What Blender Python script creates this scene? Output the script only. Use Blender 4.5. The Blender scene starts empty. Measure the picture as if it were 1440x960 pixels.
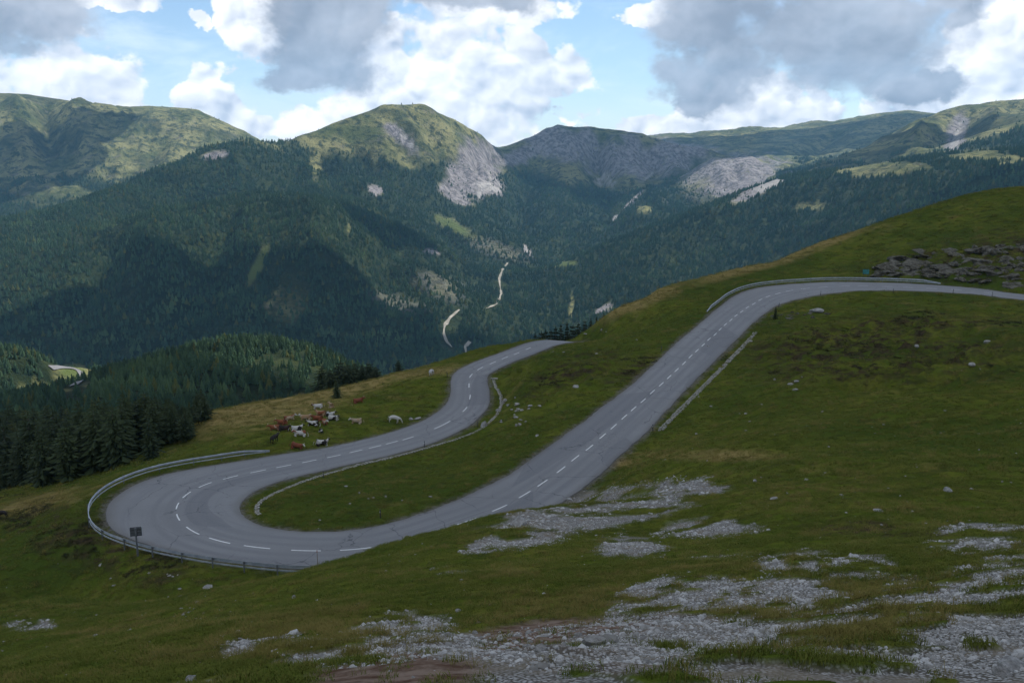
import bpy, bmesh, math, random, time
import numpy as np
from mathutils import Vector, Matrix, Euler
R = math.radians
scene = bpy.context.scene
C = scene.collection
random.seed(7)
rng = np.random.default_rng(11)
T0 = time.time()

# ---------------------------------------------------------------- camera
FOC = 1265.0                                   # focal length in photograph pixels (1440 wide)
PITCH = R(12.42)
cam_d = bpy.data.cameras.new('camera')
cam_d.sensor_width = 36.0
cam_d.lens = 36.0 * FOC / 1440.0
cam_d.clip_start = 0.5
cam_d.clip_end = 60000
cam = bpy.data.objects.new('camera', cam_d)
C.objects.link(cam)
cam.location = (0, 0, 0)
cam.rotation_euler = (R(90) - PITCH, 0, 0)
scene.camera = cam

# ---------------------------------------------------------------- render and exposure
scene.render.engine = 'CYCLES'
scene.view_settings.view_transform = 'Standard'
scene.view_settings.look = 'None'
scene.view_settings.exposure = 0.32
scene.view_settings.gamma = 1.0
cy = scene.cycles
cy.use_denoising = True
cy.max_bounces = 4
cy.diffuse_bounces = 2
cy.glossy_bounces = 2
cy.transmission_bounces = 2
cy.volume_bounces = 0
cy.transparent_max_bounces = 8

# ---------------------------------------------------------------- node helper
class NT:
    def __init__(s, tree):
        s.t = tree; s.n = tree.nodes; s.l = tree.links
    def new(s, kind, **kw):
        n = s.n.new(kind)
        for k, v in kw.items(): setattr(n, k, v)
        return n
    def put(s, sock, v):
        if isinstance(v, bpy.types.NodeSocket): s.l.new(v, sock)
        elif v is not None:
            if isinstance(v, (tuple, list)) and len(v) == 3 and sock.type == 'RGBA': v = (*v, 1)
            sock.default_value = v
    def math(s, op, a, b=None, c=None, clamp=False):
        n = s.new('ShaderNodeMath', operation=op); n.use_clamp = clamp
        s.put(n.inputs[0], a)
        if b is not None: s.put(n.inputs[1], b)
        if c is not None: s.put(n.inputs[2], c)
        return n.outputs[0]
    def vmath(s, op, a, b=None, scale=None):
        n = s.new('ShaderNodeVectorMath', operation=op)
        s.put(n.inputs[0], a)
        if b is not None: s.put(n.inputs[1], b)
        if scale is not None: s.put(n.inputs['Scale'], scale)
        return n.outputs[0]
    def mix(s, f, a, b, blend='MIX'):
        n = s.new('ShaderNodeMix', data_type='RGBA', blend_type=blend)
        s.put(n.inputs[0], f); s.put(n.inputs[6], a); s.put(n.inputs[7], b)
        return n.outputs[2]
    def noise(s, vec, scale, detail=4, rough=0.55, dist=0.0, out=0):
        n = s.new('ShaderNodeTexNoise')
        s.put(n.inputs['Vector'], vec); s.put(n.inputs['Scale'], scale)
        n.inputs['Detail'].default_value = detail; n.inputs['Roughness'].default_value = rough
        n.inputs['Distortion'].default_value = dist
        return n.outputs[out]
    def voro(s, vec, scale, feature='F1', out='Distance', rand=1.0):
        n = s.new('ShaderNodeTexVoronoi', feature=feature)
        s.put(n.inputs['Vector'], vec); s.put(n.inputs['Scale'], scale)
        n.inputs['Randomness'].default_value = rand
        return n.outputs[out]
    def ramp(s, v, a, b, c0=0.0, c1=1.0, smooth=True):
        n = s.new('ShaderNodeMapRange')
        if smooth: n.interpolation_type = 'SMOOTHSTEP'
        s.put(n.inputs[0], v); n.inputs[1].default_value = a; n.inputs[2].default_value = b
        n.inputs[3].default_value = c0; n.inputs[4].default_value = c1
        return n.outputs[0]
    def scalev(s, vec, sc):
        n = s.new('ShaderNodeMapping'); s.put(n.inputs[0], vec); n.inputs['Scale'].default_value = sc
        return n.outputs[0]

# ---------------------------------------------------------------- sun direction (shared with the sky)
SUN_EL, SUN_AZ = R(56), R(62)                  # azimuth from +Y, positive towards +X
sun_dir = Vector((math.sin(SUN_AZ) * math.cos(SUN_EL), math.cos(SUN_AZ) * math.cos(SUN_EL), math.sin(SUN_EL)))
sd = bpy.data.lights.new('sun', 'SUN')
sd.energy = 5.0
sd.angle = R(0.55)
sd.color = (1.0, 0.95, 0.87)
sun = bpy.data.objects.new('sun', sd)
C.objects.link(sun)
sun.rotation_euler = sun_dir.to_track_quat('Z', 'Y').to_euler()
sun.location = (0, 0, 3000)

# ---------------------------------------------------------------- world: blue sky with broken cumulus
w = bpy.data.worlds.new('World'); scene.world = w; w.use_nodes = True
nt = NT(w.node_tree); nt.n.clear()
wout = nt.new('ShaderNodeOutputWorld'); bg = nt.new('ShaderNodeBackground')
nt.l.new(bg.outputs[0], wout.inputs[0])
sky = nt.new('ShaderNodeTexSky', sky_type='NISHITA')
sky.sun_disc = False; sky.sun_elevation = SUN_EL; sky.sun_rotation = SUN_AZ
sky.altitude = 1900; sky.air_density = 1.0; sky.dust_density = 1.0; sky.ozone_density = 1.2
tc = nt.new('ShaderNodeTexCoord')
sep = nt.new('ShaderNodeSeparateXYZ'); nt.l.new(tc.outputs['Generated'], sep.inputs[0])
AZ = nt.math('ARCTAN2', sep.outputs[0], sep.outputs[1])
EL = nt.math('ARCSINE', sep.outputs[2])
comb = nt.new('ShaderNodeCombineXYZ'); nt.put(comb.inputs[0], AZ); nt.put(comb.inputs[1], nt.math('MULTIPLY', EL, 1.25)); 
UV = comb.outputs[0]
def ang(px, py):                                # photograph pixel -> direction of the sky
    x = (px - 720) / FOC; y = -(py - 480) / FOC
    d = Vector((x, math.cos(PITCH) + y * math.sin(PITCH), -math.sin(PITCH) + y * math.cos(PITCH))).normalized()
    return math.atan2(d.x, d.y), math.asin(d.z)
_w1 = nt.noise(UV, 7.0, 5, 0.6, 0, 1); _w2 = nt.noise(UV, 30.0, 4, 0.6, 0, 1)
_wv = nt.vmath('ADD', nt.vmath('SCALE', nt.vmath('SUBTRACT', _w1, (.5, .5, .5)), scale=0.10), nt.vmath('SCALE', nt.vmath('SUBTRACT', _w2, (.5, .5, .5)), scale=0.060))
_ws = nt.new('ShaderNodeSeparateXYZ'); nt.l.new(_wv, _ws.inputs[0])
AZ0, EL0 = AZ, EL
AZ = nt.math('ADD', AZ0, _ws.outputs[0]); EL = nt.math('ADD', EL0, nt.math('MULTIPLY', _ws.outputs[1], .6))
def blob_field(blobs, base=-1.0):
    acc = None
    for (px, py, rx, ry) in blobs:
        a, e = ang(px, py)
        dx = nt.math('MULTIPLY_ADD', AZ, FOC / rx, -a * FOC / rx)
        dy = nt.math('MULTIPLY_ADD', EL, FOC / ry, -e * FOC / ry)
        d = nt.math('SQRT', nt.math('ADD', nt.math('MULTIPLY', dx, dx), nt.math('MULTIPLY', dy, dy)))
        v = nt.math('SUBTRACT', 1.0, d)
        acc = v if acc is None else nt.math('SMOOTH_MAX', acc, v, 0.15)
    return acc
WHITE = [(60,115,105,60),(130,150,70,45),(290,118,34,34),(305,160,60,45),(360,185,60,22),(420,182,50,26),(0,120,60,80),
         (590,75,90,60),(560,140,110,50),(690,110,85,58),(770,105,55,40),(700,170,90,50),(785,165,48,25),(660,185,70,40),
         (272,36,26,14),(345,25,50,45),(378,60,26,32),(900,20,34,18),
         (120,0,90,14),(1010,180,90,40),(1060,140,80,45),(1120,165,90,35),(925,182,60,20),(1200,150,90,26),(1330,130,90,35),(1400,90,90,70),
         (1390,30,80,50),(985,200,120,14),(700,10,110,26),(1245,175,120,20)]
GREY = [(470,20,95,55),(460,85,90,48),(420,112,55,22),(25,10,95,38),(10,55,50,28),(680,-12,130,32),(1020,30,115,60),(1000,100,80,58),(985,140,50,22),(1150,40,160,60),(1190,100,110,38),
        (1250,60,110,45),(1290,115,60,22),(1330,20,60,30)]
AZW, ELW = AZ, EL; AZ, EL = AZ0, EL0
def billow(uv):                                  # puffs on puffs
    v = nt.vmath('ADD', uv, nt.vmath('SCALE', nt.noise(uv, 24.0, 2, 0.5, 0, 1), scale=0.035))
    p = None
    for sc_, am in ((13.0, 0.9), (31.0, 0.42), (74.0, 0.17)):
        d = nt.voro(v, sc_, 'F1'); d = nt.math('MULTIPLY', nt.math('MULTIPLY', d, d), -am)
        p = d if p is None else nt.math('ADD', p, d)
    return p
n1 = nt.noise(UV, 11.0, 6, 0.62, 0.0)
bl = billow(UV)
nn = nt.math('ADD', nt.math('MULTIPLY', nt.math('SUBTRACT', n1, 0.5), 2.0), nt.math('ADD', bl, 0.38))
# the layout of the clouds in view, and plain broken cloud everywhere else
front = nt.math('MULTIPLY', nt.ramp(nt.math('ABSOLUTE', AZ), 0.50, 0.72, 1, 0), nt.ramp(EL, 0.17, 0.27, 1, 0))
gen_w = nt.ramp(nt.noise(UV, 2.2, 3, 0.5), 0.36, 0.62, -0.35, 0.55)
gen_g = nt.ramp(nt.noise(nt.vmath('ADD', UV, (9, 2, 4)), 2.6, 3, 0.5), 0.40, 0.66, -0.6, 0.45)
def lerp(f, a, b): return nt.math('ADD', nt.math('MULTIPLY', f, b), nt.math('MULTIPLY', nt.math('SUBTRACT', 1.0, f), a))
AZ, EL = AZW, ELW
fw = lerp(front, gen_w, nt.math('ADD', nt.math('MINIMUM', blob_field(WHITE), 0.55), 0.07))
fg = lerp(front, gen_g, nt.math('MINIMUM', blob_field(GREY), 0.5))
AZ, EL = AZ0, EL0
dw = nt.math('ADD', fw, nt.math('MULTIPLY', nn, 0.80))
dg = nt.math('ADD', fg, nt.math('MULTIPLY', nn, 0.50))
cov_w = nt.ramp(dw, 0.0, 0.25)
cov_g = nt.ramp(dg, -0.10, 0.40)
thin = nt.math('MULTIPLY', nt.ramp(nt.noise(nt.scalev(UV, (1, 2.2, 1)), 6.0, 6, 0.65, 0.4), 0.42, 0.75), 0.55)
# relief of the white clouds: billow noise compared with itself a little towards the sun
blb = billow(nt.vmath('ADD', UV, (-0.005, 0.011, 0)))
n1b = nt.noise(nt.vmath('ADD', UV, (-0.012, 0.022, 0)), 11.0, 3, 0.55); n1c = nt.noise(UV, 11.0, 3, 0.55)
rel = nt.math('ADD', nt.math('MULTIPLY', nt.math('SUBTRACT', bl, blb), 1.5), nt.math('MULTIPLY', nt.math('SUBTRACT', n1c, n1b), 1.7))
sh = nt.math('ADD', nt.math('ADD', 0.66, rel), nt.math('MULTIPLY', dw, -0.12), clamp=True)
white_c = nt.mix(sh, (0.33, 0.39, 0.49), (0.84, 0.84, 0.85))
gr = nt.math('ADD', nt.ramp(nt.noise(nt.vmath('ADD', UV, (1, 5, 2)), 6.0, 6, 0.6, 0.3), 0.30, 0.70, 0.05, 0.85), nt.math('MULTIPLY', rel, 0.5), clamp=True)
grey_c = nt.mix(gr, (0.195, 0.228, 0.288), (0.37, 0.41, 0.48))
blue = nt.mix(1.0, sky.outputs[0], (0.082, 0.089, 0.094), 'MULTIPLY')
blue = nt.mix(nt.ramp(EL, -0.02, 0.20, 0.34, 0.04), blue, (0.50, 0.64, 0.78))
c1 = nt.mix(thin, blue, (0.66, 0.74, 0.84))
c2 = nt.mix(cov_w, c1, white_c)
c3 = nt.mix(nt.math('MULTIPLY', cov_g, 0.96), c2, grey_c)
nt.put(bg.inputs[0], c3)
bg.inputs[1].default_value = 1.35
w.cycles.sampling_method = 'MANUAL'; w.cycles.sample_map_resolution = 512
SKY_W = bg

# ---------------------------------------------------------------- numpy noise
def _h(ix, iy, seed):
    n = (ix.astype(np.int64) * 374761393 + iy.astype(np.int64) * 668265263 + seed * 982451653) & 0xffffffff
    n = ((n ^ (n >> 13)) * 1274126177) & 0xffffffff
    n = n ^ (n >> 16)
    return (n & 0xffff).astype(np.float32) / 32767.5 - 1.0
def vnoise(x, y, seed=0):
    ix = np.floor(x); iy = np.floor(y); fx = (x - ix).astype(np.float32); fy = (y - iy).astype(np.float32)
    ix = ix.astype(np.int64); iy = iy.astype(np.int64)
    u = fx * fx * fx * (fx * (fx * 6 - 15) + 10); v = fy * fy * fy * (fy * (fy * 6 - 15) + 10)
    a = _h(ix, iy, seed); b = _h(ix + 1, iy, seed); c = _h(ix, iy + 1, seed); d = _h(ix + 1, iy + 1, seed)
    return (a + (b - a) * u) * (1 - v) + (c + (d - c) * u) * v
def fbm(x, y, octv=4, seed=0, gain=0.5):
    s = 0; a = 1.0; t = 0
    c_, s_ = math.cos(0.6), math.sin(0.6)
    for o in range(octv):
        s = s + a * vnoise(x, y, seed + o * 17); t += a; a *= gain
        x, y = (x * c_ - y * s_) * 2.03 + 13.7, (x * s_ + y * c_) * 2.03 + 5.1
    return s / t
def ridged(x, y, octv=4, seed=0, gain=0.5):
    s = 0; a = 1.0; t = 0
    c_, s_ = math.cos(0.6), math.sin(0.6)
    for o in range(octv):
        s = s + a * (1 - 2 * np.abs(vnoise(x, y, seed + o * 17))); t += a; a *= gain
        x, y = (x * c_ - y * s_) * 2.03 + 13.7, (x * s_ + y * c_) * 2.03 + 5.1
    return s / t
def sstep(a, b, x):
    t = np.clip((x - a) / (b - a), 0, 1); return t * t * (3 - 2 * t)

# ---------------------------------------------------------------- survey: pixel rays to points of the place
CP, SP = math.cos(PITCH), math.sin(PITCH)
def at(px, py, Y):
    x = (px - 720) / FOC; y = -(py - 480) / FOC
    dy = CP + y * SP
    return (x * Y / dy, Y, (-SP + y * CP) * Y / dy)
def proj(x, y, z):
    f = y * CP - z * SP; f = np.maximum(f, 0.5)
    return 720 + FOC * x / f, 480 - FOC * (y * SP + z * CP) / f
ROAD = [(16.00,214.00,-47.74,3.3,3.5),(14.90,211.20,-46.81,3.3,3.5),(13.80,208.39,-45.97,3.3,3.5),(12.70,205.59,-45.21,3.3,3.5),(11.59,202.79,-44.53,3.3,3.5),
(10.47,199.99,-43.94,3.3,3.5),(9.29,197.22,-43.45,3.3,3.5),(8.09,194.46,-43.04,3.3,3.5),(6.84,191.72,-42.72,3.3,3.5),(5.47,189.04,-42.53,3.3,3.5),
(4.05,186.39,-42.43,3.3,3.5),(2.59,183.75,-42.41,3.3,3.5),(1.10,181.13,-42.40,3.3,3.5),(-0.47,178.57,-42.41,3.2,3.5),(-2.04,176.00,-42.43,3.1,3.6),
(-3.56,173.39,-42.47,3.2,3.8),(-5.04,170.77,-42.53,3.2,3.9),(-6.35,168.08,-42.63,3.1,4.0),(-7.30,165.24,-42.75,3.0,3.9),(-7.75,162.30,-42.90,3.3,3.7),
(-7.80,159.30,-43.09,3.5,3.5),(-7.67,156.29,-43.29,3.6,3.5),(-7.51,153.29,-43.50,3.7,3.5),(-7.60,150.29,-43.71,3.8,3.7),(-7.97,147.32,-43.92,3.9,3.9),
(-8.84,144.47,-44.10,4.0,3.9),(-10.05,141.72,-44.25,4.3,4.0),(-11.45,139.07,-44.37,4.4,4.0),(-13.16,136.61,-44.44,4.6,4.1),(-14.99,134.22,-44.47,4.7,4.2),
(-16.94,131.93,-44.44,4.8,4.2),(-18.99,129.73,-44.36,4.9,4.1),(-21.03,127.51,-44.22,4.9,4.1),(-23.08,125.30,-44.05,4.8,4.2),(-25.11,123.08,-43.85,4.6,4.4),
(-27.19,120.90,-43.63,4.6,4.9),(-29.30,118.75,-43.40,4.8,5.2),(-31.42,116.61,-43.16,4.9,5.4),(-33.52,114.45,-42.92,5.2,5.7),(-35.53,112.22,-42.68,5.8,6.2),
(-37.33,109.82,-42.44,6.4,7.2),(-38.72,107.19,-42.20,7.1,8.4),(-39.45,104.32,-41.97,7.4,8.9),(-39.51,101.35,-41.75,7.5,8.7),(-38.97,98.42,-41.54,7.3,8.0),
(-37.89,95.65,-41.36,7.0,7.2),(-36.31,93.11,-41.20,6.4,6.1),(-34.38,90.84,-41.05,6.0,5.0),(-32.06,88.95,-40.92,5.5,4.2),(-29.48,87.45,-40.81,5.0,3.8),
(-26.70,86.33,-40.70,4.7,3.7),(-23.81,85.53,-40.60,4.6,3.8),(-20.85,85.03,-40.51,4.7,4.0),(-17.86,84.94,-40.42,4.8,4.2),(-14.90,85.29,-40.33,5.0,4.3),
(-12.12,86.27,-40.24,5.0,4.3),(-9.63,87.91,-40.15,4.8,4.4),(-7.25,89.75,-40.07,4.8,4.5),(-4.87,91.60,-39.98,5.0,4.6),(-2.53,93.48,-39.90,5.4,4.7),
(-0.43,95.60,-39.81,5.5,4.8),(1.42,97.97,-39.72,5.4,4.8),(3.10,100.47,-39.63,5.1,4.9),(4.68,103.03,-39.54,5.0,5.0),(6.18,105.64,-39.45,5.1,5.0),
(7.63,108.28,-39.36,5.1,5.0),(9.09,110.92,-39.26,5.1,4.8),(10.53,113.56,-39.17,5.1,4.8),(11.91,116.24,-39.07,5.1,4.8),(13.26,118.93,-38.98,5.0,4.9),
(14.60,121.63,-38.88,4.8,4.9),(15.93,124.33,-38.79,4.8,4.9),(17.26,127.03,-38.69,4.8,4.8),(18.60,129.73,-38.59,4.7,4.7),(19.96,132.42,-38.49,4.6,4.7),
(21.30,135.12,-38.38,4.5,4.6),(22.63,137.82,-38.27,4.5,4.5),(23.98,140.51,-38.15,4.5,4.5),(25.32,143.20,-38.04,4.6,4.5),(26.64,145.91,-37.92,4.6,4.5),
(27.96,148.62,-37.80,4.7,4.6),(29.29,151.32,-37.68,4.8,4.6),(30.59,154.04,-37.55,4.9,4.6),(31.86,156.77,-37.43,4.9,4.7),(33.17,159.48,-37.31,5.0,4.7),
(34.50,162.18,-37.19,5.1,4.8),(35.83,164.89,-37.07,5.2,4.8),(37.13,167.60,-36.95,5.2,4.8),(38.47,170.30,-36.84,5.3,4.8),(39.84,172.98,-36.73,5.3,4.8),
(41.15,175.69,-36.61,5.3,4.8),(42.44,178.41,-36.50,5.2,4.8),(43.76,181.12,-36.38,5.3,4.9),(45.15,183.79,-36.27,5.4,4.8),(46.53,186.47,-36.15,5.5,4.9),
(47.91,189.14,-36.03,5.6,5.0),(49.38,191.77,-35.91,5.8,5.0),(50.86,194.40,-35.78,5.9,5.1),(52.36,197.01,-35.66,6.1,5.1),(53.97,199.55,-35.53,6.4,5.1),
(55.61,202.07,-35.40,6.8,5.3),(57.29,204.57,-35.27,7.1,5.9),(59.10,206.97,-35.13,7.4,6.4),(61.11,209.20,-34.99,7.9,6.9),(63.35,211.21,-34.85,8.3,7.4),
(65.76,212.99,-34.69,8.5,7.6),(68.39,214.41,-34.53,8.3,7.9),(71.21,215.35,-34.35,8.1,8.2),(74.17,215.65,-34.17,8.1,8.2),(77.18,215.68,-33.98,8.2,7.9),
(80.14,215.43,-33.78,7.9,7.7),(82.94,214.49,-33.59,7.8,7.6),(85.59,213.08,-33.40,7.9,7.3),(88.15,211.49,-33.22,8.0,6.7),(90.62,209.77,-33.04,7.8,6.0),
(93.03,207.98,-32.88,7.4,5.6),(95.44,206.16,-32.73,7.0,5.2),(97.80,204.30,-32.60,6.5,4.9),(100.12,202.37,-32.48,5.9,4.9),(102.40,200.42,-32.38,5.2,4.9),
(104.39,198.25,-32.27,4.2,4.8),(105.80,195.63,-32.17,3.5,4.7),(107.02,192.89,-32.06,3.6,4.5),(108.33,190.21,-31.95,3.8,4.3),(110.23,188.05,-31.84,3.8,4.2),
(112.71,186.41,-31.73,3.8,4.2),(115.28,184.83,-31.61,3.8,4.2),(117.84,183.25,-31.50,3.8,4.2),(120.37,181.62,-31.38,3.8,4.2),(122.89,179.97,-31.27,3.8,4.2),
(125.41,178.32,-31.15,3.8,4.2),(127.93,176.67,-31.03,3.8,4.2),(130.45,175.02,-30.90,3.8,4.2),(132.96,173.36,-30.77,3.8,4.2),(135.47,171.69,-30.64,3.8,4.2),
(137.98,170.01,-30.50,3.8,4.2),(140.48,168.34,-30.36,3.8,4.2),(142.99,166.67,-30.22,3.8,4.2),(145.49,165.00,-30.09,3.8,4.2),(148.00,163.33,-29.95,3.8,4.2),
]
RD = np.array(ROAD)
# resample the road about every metre
_s = np.concatenate([[0], np.cumsum(np.hypot(*np.diff(RD[:, :2], axis=0).T))])
_n = int(_s[-1] / 1.0)
_t = np.linspace(0, _s[-1], _n)
def _cr(t, s, v):                                # smooth (Catmull-Rom) interpolation
    i = np.clip(np.searchsorted(s, t) - 1, 0, len(s) - 2)
    u = (t - s[i]) / (s[i + 1] - s[i])
    p0 = v[np.maximum(i - 1, 0)]; p1 = v[i]; p2 = v[i + 1]; p3 = v[np.minimum(i + 2, len(v) - 1)]
    return 0.5 * ((2 * p1) + (-p0 + p2) * u + (2 * p0 - 5 * p1 + 4 * p2 - p3) * u ** 2 + (-p0 + 3 * p1 - 3 * p2 + p3) * u ** 3)
RX, RY, RZ, WI, WO = [_cr(_t, _s, RD[:, k]) for k in range(5)]
TX = np.gradient(RX); TY = np.gradient(RY); _l = np.hypot(TX, TY); TX /= _l; TY /= _l
NX, NY = -TY, TX                                 # towards the inner (wi) side
NR = len(RX)

def road_query(x, y):
    """signed distance beyond the road edge (negative on the road), height of the road there, index, lateral"""
    x = np.asarray(x, float).ravel(); y = np.asarray(y, float).ravel()
    de = np.full(x.shape, 999.0); rz = np.zeros(x.shape); ii = np.zeros(x.shape, int); la = np.zeros(x.shape)
    m = np.where((x > RX.min() - 45) & (x < RX.max() + 45) & (y > RY.min() - 45) & (y < RY.max() + 45))[0]
    for k in range(0, len(m), 40000):
        j = m[k:k + 40000]
        d2 = (x[j, None] - RX[None]) ** 2 + (y[j, None] - RY[None]) ** 2
        i = d2.argmin(1)
        lat = (x[j] - RX[i]) * NX[i] + (y[j] - RY[i]) * NY[i]
        lon = (x[j] - RX[i]) * TX[i] + (y[j] - RY[i]) * TY[i]
        dist = np.sqrt(d2[np.arange(len(j)), i])
        wd = np.where(lat > 0, WI[i], WO[i])
        beyond = np.where(np.abs(lon) > 1.5, dist - wd * 0.98, np.abs(lat) - wd)
        de[j] = beyond; ii[j] = i; la[j] = lat
        i2 = np.clip(i + np.sign(lon).astype(int), 0, NR - 1)
        rz[j] = RZ[i] + (RZ[i2] - RZ[i]) * np.clip(np.abs(lon), 0, 1)
    return de, rz, ii, la

# ---------------------------------------------------------------- near ground: thin plate through surveyed points
NEAR = [ # photograph column, row, distance ahead
 (1400,960,7),(1400,850,13),(1400,780,22),(1400,740,32),(1400,700,44),(1400,650,60),(1400,600,78),(1400,550,100),(1400,500,130),(1400,460,158),(1400,432,181),
 (1250,960,7),(1250,850,13.3),(1250,780,23),(1250,700,45),(1250,620,80),(1250,560,110),(1250,500,148),(1250,460,170),(1250,432,188),(1250,420,198),
 (1100,960,7),(1100,850,13.5),(1100,780,24),(1100,700,46),(1100,650,66),(1100,600,92),(1100,550,122),(1100,520,142),(1100,480,166),(1100,450,181),(1100,432,194),
 (980,960,7.3),(980,850,17),(980,780,30),(980,700,56),(980,640,88),(980,590,122),(980,550,136),
 (900,960,7.5),(900,900,12),(900,850,20),(900,800,32),(900,750,47),(900,700,66),(900,660,89),(900,642,103),
 (700,960,7.5),(700,900,13),(700,850,21),(700,800,31),(700,760,42),(700,730,52),(700,717,58),
 (550,960,8),(550,900,14),(550,850,22.5),(550,800,35),(550,775,44),
 (400,960,9),(400,900,17),(400,850,31),(400,817,50),(447,797,51),(500,784,48),
 (200,960,13),(200,900,30),(200,850,58),(0,960,20),(0,900,42),(0,860,62),(0,800,86),(0,760,98),(0,722,115),(60,705,118),(130,690,106),
 (100,780,88),(200,805,80),(300,815,77),(380,815,73),(100,830,70),(0,700,135),
 (553,590,136),(450,590,141),(400,620,125),(640,515,178),(560,525,178),(480,545,173),(380,562,168),(285,580,162),(300,600,147),(290,640,124),(500,560,160),(600,550,155),(230,648,128),
 (1400,395,206),(1400,345,236),(1300,355,243),(1240,385,222),
 (850,440,216),(920,410,240),(1025,385,262),(1100,365,285),(1200,335,305),(1300,300,325),(1400,283,338),(1440,279,340),(1520,275,345),(1600,270,350),
 (800,520,158),(850,480,180),(900,470,186),(760,540,152),(720,590,135),(700,640,118),(1000,420,222),(1100,390,236),(1200,372,250)]
ABS = [(0,0,-1.7),(0,-12,-1.2),(-15,0,-4.5),(18,0,-1.6),(60,20,-9),(100,60,-18),(150,120,-22),(200,200,-20),(260,300,-22),(260,420,-40),(-60,20,-30),(-100,60,-47),(-140,100,-60),
 (-60,-40,-25),(-150,-50,-60),(80,-60,5),(0,-100,-5),(-12,72,-39),(4,78,-38.5),(-24,74,-43),(-36,74,-44.5),(-48,82,-46.5),(-200,200,-95),
 (-95,230,-84),(-60,250,-92),(-20,240,-76),(20,245,-66),(60,290,-62),(100,330,-62),(150,380,-62),(200,410,-60),(-60,350,-135),(0,350,-130),(60,350,-110),(150,460,-110),(-150,300,-110)]
FORE = [(0,640,300),(100,600,420),(0,600,430),(200,620,300),(255,650,200),(200,660,180),(100,680,170),(0,690,165),(-200,650,280),(-400,700,200)]
pn = [at(*p) for p in NEAR + FORE] + ABS
for i in range(0, NR, 4):
    pn.append((RX[i], RY[i], RZ[i]))
    if i % 8 == 0:
        pn.append((RX[i] + NX[i] * (WI[i] + .6), RY[i] + NY[i] * (WI[i] + .6), RZ[i] - .05))
        pn.append((RX[i] - NX[i] * (WO[i] + .6), RY[i] - NY[i] * (WO[i] + .6), RZ[i] - .05))
pn = np.array(pn)
class RBF:
    def __init__(s, P, kind, reg, L):
        s.L = L; s.kind = kind; s.X = P[:, :2] / L
        n = len(P); K = s.k(np.hypot(s.X[:, None, 0] - s.X[None, :, 0], s.X[:, None, 1] - s.X[None, :, 1]))
        K += np.eye(n) * reg
        Q = np.c_[np.ones(n), s.X]
        A = np.zeros((n + 3, n + 3)); A[:n, :n] = K; A[:n, n:] = Q; A[n:, :n] = Q.T
        s.w = np.linalg.solve(A, np.r_[P[:, 2], 0, 0, 0])
    def k(s, r):
        if s.kind == 'tps': return r * r * np.log(r + 1e-6)
        return -np.sqrt(r * r + 2e-4)
    def __call__(s, x, y):
        x = np.asarray(x, float); sh = x.shape; x = x.ravel() / s.L; y = np.asarray(y, float).ravel() / s.L
        o = np.empty(x.shape); n = len(s.X)
        for k in range(0, len(x), 20000):
            a = x[k:k + 20000, None]; b = y[k:k + 20000, None]
            r = np.sqrt((a - s.X[:, 0]) ** 2 + (b - s.X[:, 1]) ** 2)
            o[k:k + 20000] = s.k(r) @ s.w[:n] + s.w[n] + s.w[n + 1] * a[:, 0] + s.w[n + 2] * b[:, 0]
        return o.reshape(sh)
near_rbf = RBF(pn, 'tps', 2e-3, 100.0)
GX0, GY0, GS = -300.0, -140.0, 1.6
gx = np.arange(GX0, 340, GS); gy = np.arange(GY0, 520, GS)
GZ = near_rbf(*np.meshgrid(gx, gy))
def near_z(x, y):
    fx = np.clip((x - GX0) / GS, 0, len(gx) - 1.001); fy = np.clip((y - GY0) / GS, 0, len(gy) - 1.001)
    i = fx.astype(int); j = fy.astype(int); u = fx - i; v = fy - j
    return (GZ[j, i] * (1 - u) + GZ[j, i + 1] * u) * (1 - v) + (GZ[j + 1, i] * (1 - u) + GZ[j + 1, i + 1] * u) * v

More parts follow.
